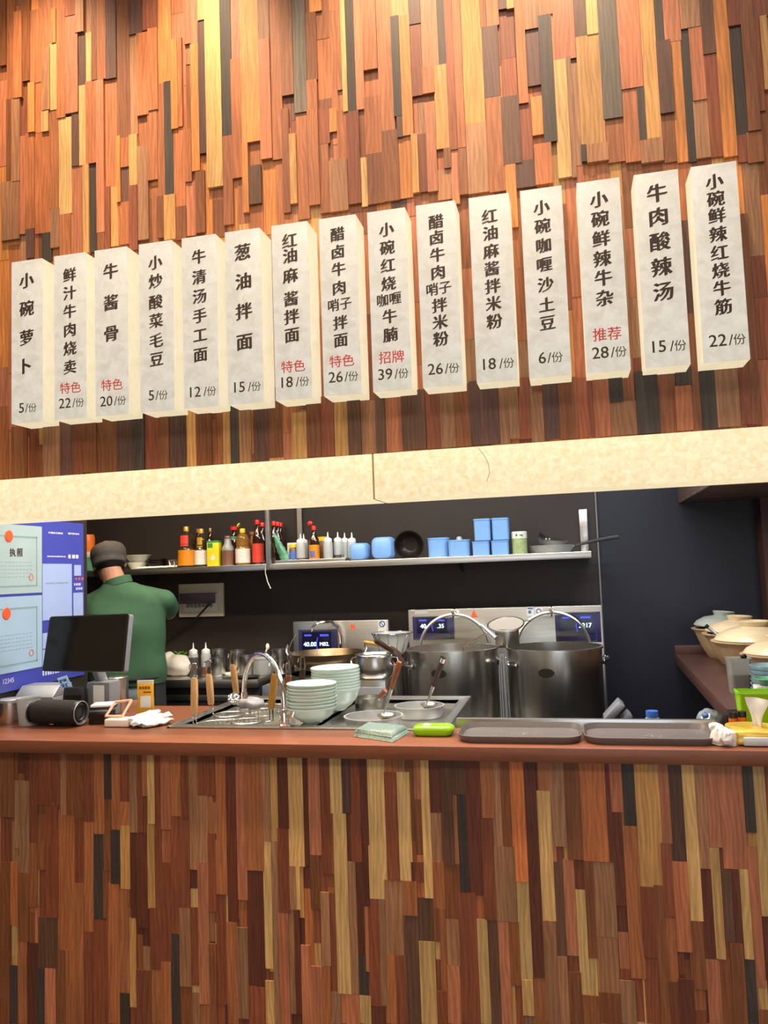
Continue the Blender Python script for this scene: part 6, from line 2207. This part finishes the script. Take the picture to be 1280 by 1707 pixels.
# two bottles with black caps
for k, lb in enumerate(('left of two small bottles with black cap and orange collar', 'right of two small bottles with black cap and orange collar')):
    x = (0.490, 0.520)[k]
    yy = (0.25, 0.262)[k]
    zt = (1.116, 1.117)[k] - WZ
    t = thing('sauce_bottle', lb, 'bottle', (x, yy, WZ), 0, 'black capped bottles by the tissue pack')
    r = 0.0125
    bm = NB()
    lathe(bm, [(0, 0), (r, 0), (r, zt - 0.035), (0, zt - 0.035)], seg=20)
    obj('body', bm, M['black'], t)
    bm = NB()
    lathe(bm, [(0, zt - 0.035), (r * 1.02, zt - 0.035), (r * 1.02, zt - 0.018), (0, zt - 0.018)], seg=20)
    obj('collar', bm, M['orange'], t)
    bm = NB()
    lathe(bm, [(0, zt - 0.018), (r * 1.06, zt - 0.018), (r * 1.06, zt), (0, zt)], seg=20)
    obj('cap', bm, M['black'], t)
bm = NB()
hb = 1.100 - WZ
prism(bm, [(-0.05, 0.0), (0.035, 0.0), (0.035, hb), (-0.02, hb)], 'y', -0.010, 0.035, 0.003)
one('black_holder', bm, M['black'], 'black plastic holder left of the black capped bottles', 'holder', (0.480 + 0.012, 0.305, WZ))
# tissue pack wrapped in gold film
px0, px1 = 0.454, 0.454 + 0.20
t = thing('tissue_pack', 'gold wrapped tissue pack with a pulled up tissue at the counter right end', 'tissue pack', (px0 + 0.10, 0.13, WZ))
zt = 1.095 - WZ
bm = NB()
box(bm, -0.10, 0.10, -0.075, 0.075, 0.0, zt, 0.012, seg=3)
bmesh.ops.subdivide_edges(bm, edges=list(bm.edges), cuts=5, use_grid_fill=True)
crumple(bm, 0.006, 28, 7)
for v in bm.verts:
    v.co.z = max(v.co.z, 0.0)
obj('film', bm, M['foil'], t)
bm = NB()
box(bm, -0.075, 0.097, -0.083, -0.070, 0.002, zt * 0.62, 0.005)
obj('clear_front', bm, mat('pale_printed_film', '#b9bfc2', 0.25, var=0.12, scale=9), t)
bm = NB()
top_ = [Vector((0.510, 0.130, 1.183)), Vector((0.570, 0.130, 1.175))]
ox = Vector((px0 + 0.10, 0.13, WZ))
n = 14
lo, hi = [], []
for k in range(n + 1):
    u = k / n
    wob = 0.006 * math.sin(u * 5)
    b0 = Vector((0.536 - ox.x - 0.012 + 0.024 * u, wob * 0.5, zt - 0.006))
    b1 = (top_[0] - ox).lerp(top_[1] - ox, u) + Vector((0, wob * 2.2, 0))
    row = [b0.lerp(b1, s) + Vector((0.004 * math.sin(5 * s + 3 * u), 0.006 * math.sin(4 * s + u * 6), 0)) for s in [j / 8 for j in range(9)]]
    lo.append([bm.verts.new(p) for p in row])
    hi.append([bm.verts.new(p + Vector((0, 0.0015, 0))) for p in row])
for k in range(n):
    for j in range(8):
        bm.faces.new((lo[k][j], lo[k + 1][j], lo[k + 1][j + 1], lo[k][j + 1]))
        bm.faces.new((hi[k][j], hi[k][j + 1], hi[k + 1][j + 1], hi[k + 1][j]))
obj('tissue', bm, M['paper'], t, smooth=1.2)
# crumpled tissue
bm = NB()
ellip(bm, (0, 0, 0.022), 0.036, 0.030, 0.024, u=32, v=22)
ellip(bm, (-0.022, 0.01, 0.040), 0.016, 0.014, 0.020, u=18, v=12)
crumple(bm, 0.017, 34, 9)
crumple(bm, 0.005, 110, 2)
for v in bm.verts:
    v.co.z = max(v.co.z, 0)
one('crumpled_tissue', bm, M['paper'], 'crumpled white tissue between the right tray and the gold tissue pack', 'tissue', (0.432, 0.033 + 0.035, WZ), smooth=0.5)

# ================================================================== THE COOK
PXc = -2.285
YB = 1.29
ck_ = thing('person', 'cook in green polo and charcoal cap standing with back turned at the back counter', 'person', (PXc, YB, 0.1), 0.42)


def cap_(bm, a, b, ra, rb):
    """tapered limb piece with round ends"""
    a, b = Vector(a), Vector(b)
    tube(bm, [a, a.lerp(b, .5), b], [ra, (ra + rb) / 2, rb], 16)
    ellip(bm, a, ra, ra, ra, u=16, v=12)
    ellip(bm, b, rb, rb, rb, u=16, v=12)


HX, HY, HZ = -0.085, 0.0, 1.610          # head centre, local (floor = 0)
SHR = (0.190, 0.0, 1.390)
SHL = (-0.185, 0.03, 1.385)
ELR = (0.205, 0.19, 1.325)
ELL = (-0.25, 0.14, 1.15)
WRR = (0.130, 0.40, 1.36)
WRL = (-0.13, 0.34, 1.10)
bm = NB()
# head turned left and bowed: skull, jaw, nose, ears
hm = T(HX, HY, HZ) @ RZ(0.22) @ RX(-0.35) @ RY(-0.10)
ellip(bm, (0, 0, 0.02), 0.076, 0.094, 0.092, hm)
ellip(bm, (0, 0.035, -0.045), 0.058, 0.062, 0.065, hm)
ellip(bm, (0, 0.098, -0.015), 0.012, 0.022, 0.020, hm)
ellip(bm, (0, 0.086, -0.055), 0.024, 0.014, 0.010, hm)
for s in (-1, 1):
    ellip(bm, (s * 0.078, -0.004, -0.012), 0.009, 0.020, 0.032, hm)
    ellip(bm, (s * 0.030, 0.082, 0.012), 0.013, 0.012, 0.008, hm)
cap_(bm, (HX + 0.012, -0.022, HZ - 0.05), (-0.025, -0.012, 1.42), 0.056, 0.062)
# trunk
for z, rx, ry, cx, cy in ((1.37, 0.17, 0.09, 0.0, 0.0), (1.25, 0.165, 0.105, 0.0, 0.0), (1.10, 0.15, 0.10, 0.0, 0.0), (0.98, 0.155, 0.105, 0.0, 0.0), (0.88, 0.165, 0.115, 0.0, 0.0)):
    ellip(bm, (cx, cy, z), rx, ry, 0.11, u=24, v=16)
cap_(bm, SHR, ELR, 0.055, 0.043)
cap_(bm, SHL, ELL, 0.055, 0.043)
cap_(bm, ELR, WRR, 0.042, 0.028)
cap_(bm, ELL, WRL, 0.042, 0.028)
for s in (-1, 1):
    cap_(bm, (s * 0.085, 0, 0.86), (s * 0.095, 0.015, 0.47), 0.088, 0.060)
    cap_(bm, (s * 0.095, 0.015, 0.47), (s * 0.10, -0.01, 0.09), 0.058, 0.038)
    cap_(bm, (s * 0.10, -0.01, 0.05), (s * 0.115, 0.15, 0.035), 0.038, 0.03)
# hands: palm, four fingers, thumb
for s, wr, d in ((1, Vector(WRR), Vector((-0.35, 0.92, -0.05)).normalized()), (-1, Vector(WRL), Vector((0.35, 0.9, -0.15)).normalized())):
    side = d.cross(Vector((0, 0, 1))).normalized()
    upv = side.cross(d)
    for q in (-0.022, -0.007, 0.008, 0.022):
        cap_(bm, wr + d * 0.02 + side * q * 0.7, wr + d * 0.085 + side * q, 0.016, 0.0115)
    for q, ln in ((-0.030, 0.058), (-0.010, 0.075), (0.010, 0.080), (0.030, 0.070)):
        k0 = wr + d * 0.088 + side * q
        k1 = k0 + d * ln * 0.5 - upv * 0.010
        k2 = k1 + d * ln * 0.28 - upv * 0.028
        cap_(bm, k0, k1, 0.0100, 0.0090)
        cap_(bm, k1, k2, 0.0090, 0.0078)
    th0 = wr + d * 0.03 + side * (-s) * 0.024
    th1 = th0 + d * 0.035 + side * (-s) * 0.028
    cap_(bm, th0, th1, 0.0125, 0.0105)
    cap_(bm, th1, th1 + d * 0.03 - upv * 0.012, 0.0105, 0.009)
body = remeshed('body', bm, M['skin'], ck_, 0.0055, 4)
# hair below the cap
bm = NB()
ellip(bm, (0, -0.012, -0.004), 0.0785, 0.088, 0.060, hm)
hair = remeshed('hair', bm, M['hair'], ck_, 0.007, 2)
# cap: soft crown with a band and a small peak towards the face
bm = NB()
lathe(bm, [(0, -0.030), (0.081, -0.032), (0.086, -0.028), (0.087, 0.012), (0.0, 0.014)], c=(0, -0.004, 0.0), seg=40, mtx=hm, sy=1.16)
lathe(bm, [(0, 0.0), (0.086, 0.004), (0.092, 0.028), (0.091, 0.056), (0.082, 0.078), (0.060, 0.091), (0.0, 0.096)], c=(0.002, -0.004, 0.0), seg=40, mtx=hm @ RX(0.06), sy=1.16)
capo = remeshed('cap', bm, M['capcloth'], ck_, 0.0065, 3)
bm = NB()
pk_ = []
for kk in (0, 1):
    ring_ = []
    for a_ in [PI * j_ / 14 for j_ in range(15)]:
        ring_.append((0.080 * math.cos(a_), 0.060 + 0.100 * math.sin(a_), -0.022 - 0.018 * math.sin(a_) + 0.004 * kk))
    for a_ in [PI - PI * j_ / 14 for j_ in range(1, 14)]:
        ring_.append((0.080 * math.cos(a_), 0.060 + 0.030 * math.sin(a_), -0.022 + 0.004 * kk))
    pk_.append(ring_)
loft(bm, pk_, True, hm)
obj('peak', bm, M['capcloth'], capo)
# polo shirt
bm = NB()
secs = []
for z, rx, ry, cx in ((0.96, 0.203, 0.130, 0.0), (1.02, 0.203, 0.130, 0.0), (1.10, 0.198, 0.124, 0.0), (1.20, 0.200, 0.124, 0.0), (1.28, 0.206, 0.126, 0.0), (1.34, 0.208, 0.120, 0.0), (1.39, 0.200, 0.108, 0.0), (1.43, 0.170, 0.096, -0.005), (1.465, 0.115, 0.084, -0.02), (1.495, 0.078, 0.074, -0.03)):
    secs.append([(cx + rx * math.copysign(abs(math.cos(a)) ** 0.85, math.cos(a)), -0.004 + ry * math.copysign(abs(math.sin(a)) ** 0.9, math.sin(a)), z) for a in [2 * PI * k / 36 for k in range(36)]])
loft(bm, secs)
for sh_, el_, f_ in ((SHR, ELR, 0.70), (SHL, ELL, 0.85)):
    cap_(bm, sh_, Vector(sh_).lerp(Vector(el_), f_), 0.062, 0.062)
    cap_(bm, (sh_[0] * 0.35 - 0.02, -0.01, 1.425), sh_, 0.062, 0.060)
bmesh.ops.subdivide_edges(bm, edges=list(bm.edges), cuts=1)
polo = remeshed('polo_shirt', bm, M['polo'], ck_, 0.008, 5)
for v in polo.data.vertices:
    z = v.co.z
    f = 0.006 * math.sin(14 * v.co.x + 22 * z) * max(0, min(1, (1.38 - z) / 0.3)) + 0.005 * math.sin(31 * z + 9 * v.co.x)
    v.co += v.normal * f
bm = NB()
lathe(bm, [(0.066, 0.0), (0.074, 0.002), (0.072, 0.038), (0.066, 0.042), (0.062, 0.036)], c=(0, 0, 0), seg=32, mtx=T(-0.034, -0.014, 1.482) @ RY(-0.25) @ RX(-0.05))
obj('collar', bm, M['polo'], polo)
# trousers
bm = NB()
ellip(bm, (0, 0, 0.93), 0.176, 0.122, 0.10, u=24, v=16)
for s in (-1, 1):
    cap_(bm, (s * 0.088, 0, 0.86), (s * 0.097, 0.012, 0.47), 0.100, 0.078)
    cap_(bm, (s * 0.097, 0.012, 0.47), (s * 0.102, -0.006, 0.11), 0.076, 0.062)
tr = remeshed('trousers', bm, M['trousers'], ck_, 0.009, 4)
# apron wrapped round the sides and front, open at the back
bm = NB()
secs = []
A0, A1 = -PI * 0.22, PI * 1.27
n = 40
lo, hi = [], []
for j in range(n + 1):
    a = A0 + (A1 - A0) * j / n
    col_ = []
    col2 = []
    for z, g in ((1.02, 0.193), (0.90, 0.198), (0.75, 0.205), (0.55, 0.212)):
        col_.append(bm.verts.new((g * math.cos(a), 0.70 * g * math.sin(a), z)))
        col2.append(bm.verts.new(((g - 0.004) * math.cos(a), 0.70 * (g - 0.004) * math.sin(a), z)))
    lo.append(col_)
    hi.append(col2)
for j in range(n):
    for k in range(3):
        bm.faces.new((lo[j][k], lo[j + 1][k], lo[j + 1][k + 1], lo[j][k + 1]))
        bm.faces.new((hi[j][k], hi[j][k + 1], hi[j + 1][k + 1], hi[j + 1][k]))
for k in range(3):
    bm.faces.new((lo[0][k], lo[0][k + 1], hi[0][k + 1], hi[0][k]))
    bm.faces.new((lo[n][k], hi[n][k], hi[n][k + 1], lo[n][k + 1]))
apr = obj('apron', bm, M['apron'], ck_)
bm = NB()
tube(bm, [(0.197 * math.cos(2 * PI * j / 40), 0.70 * 0.197 * math.sin(2 * PI * j / 40), 1.0) for j in range(40)], 0.010, 8, closed=True)
obj('apron_tie', bm, M['apron'], apr)
for s in (-1, 1):
    bm = NB()
    secs = []
    for y_, w_, h_ in ((-0.075, 0.030, 0.06), (-0.05, 0.042, 0.085), (0.0, 0.046, 0.095), (0.06, 0.048, 0.075), (0.13, 0.046, 0.055), (0.19, 0.030, 0.035)):
        secs.append([(s * 0.107 + w_ * math.cos(a), y_, h_ / 2 + h_ / 2 * math.sin(a)) for a in [2 * PI * k / 18 for k in range(18)]])
    loft(bm, secs)
    obj('shoe', bm, M['shoe'], ck_, smooth=1.0)
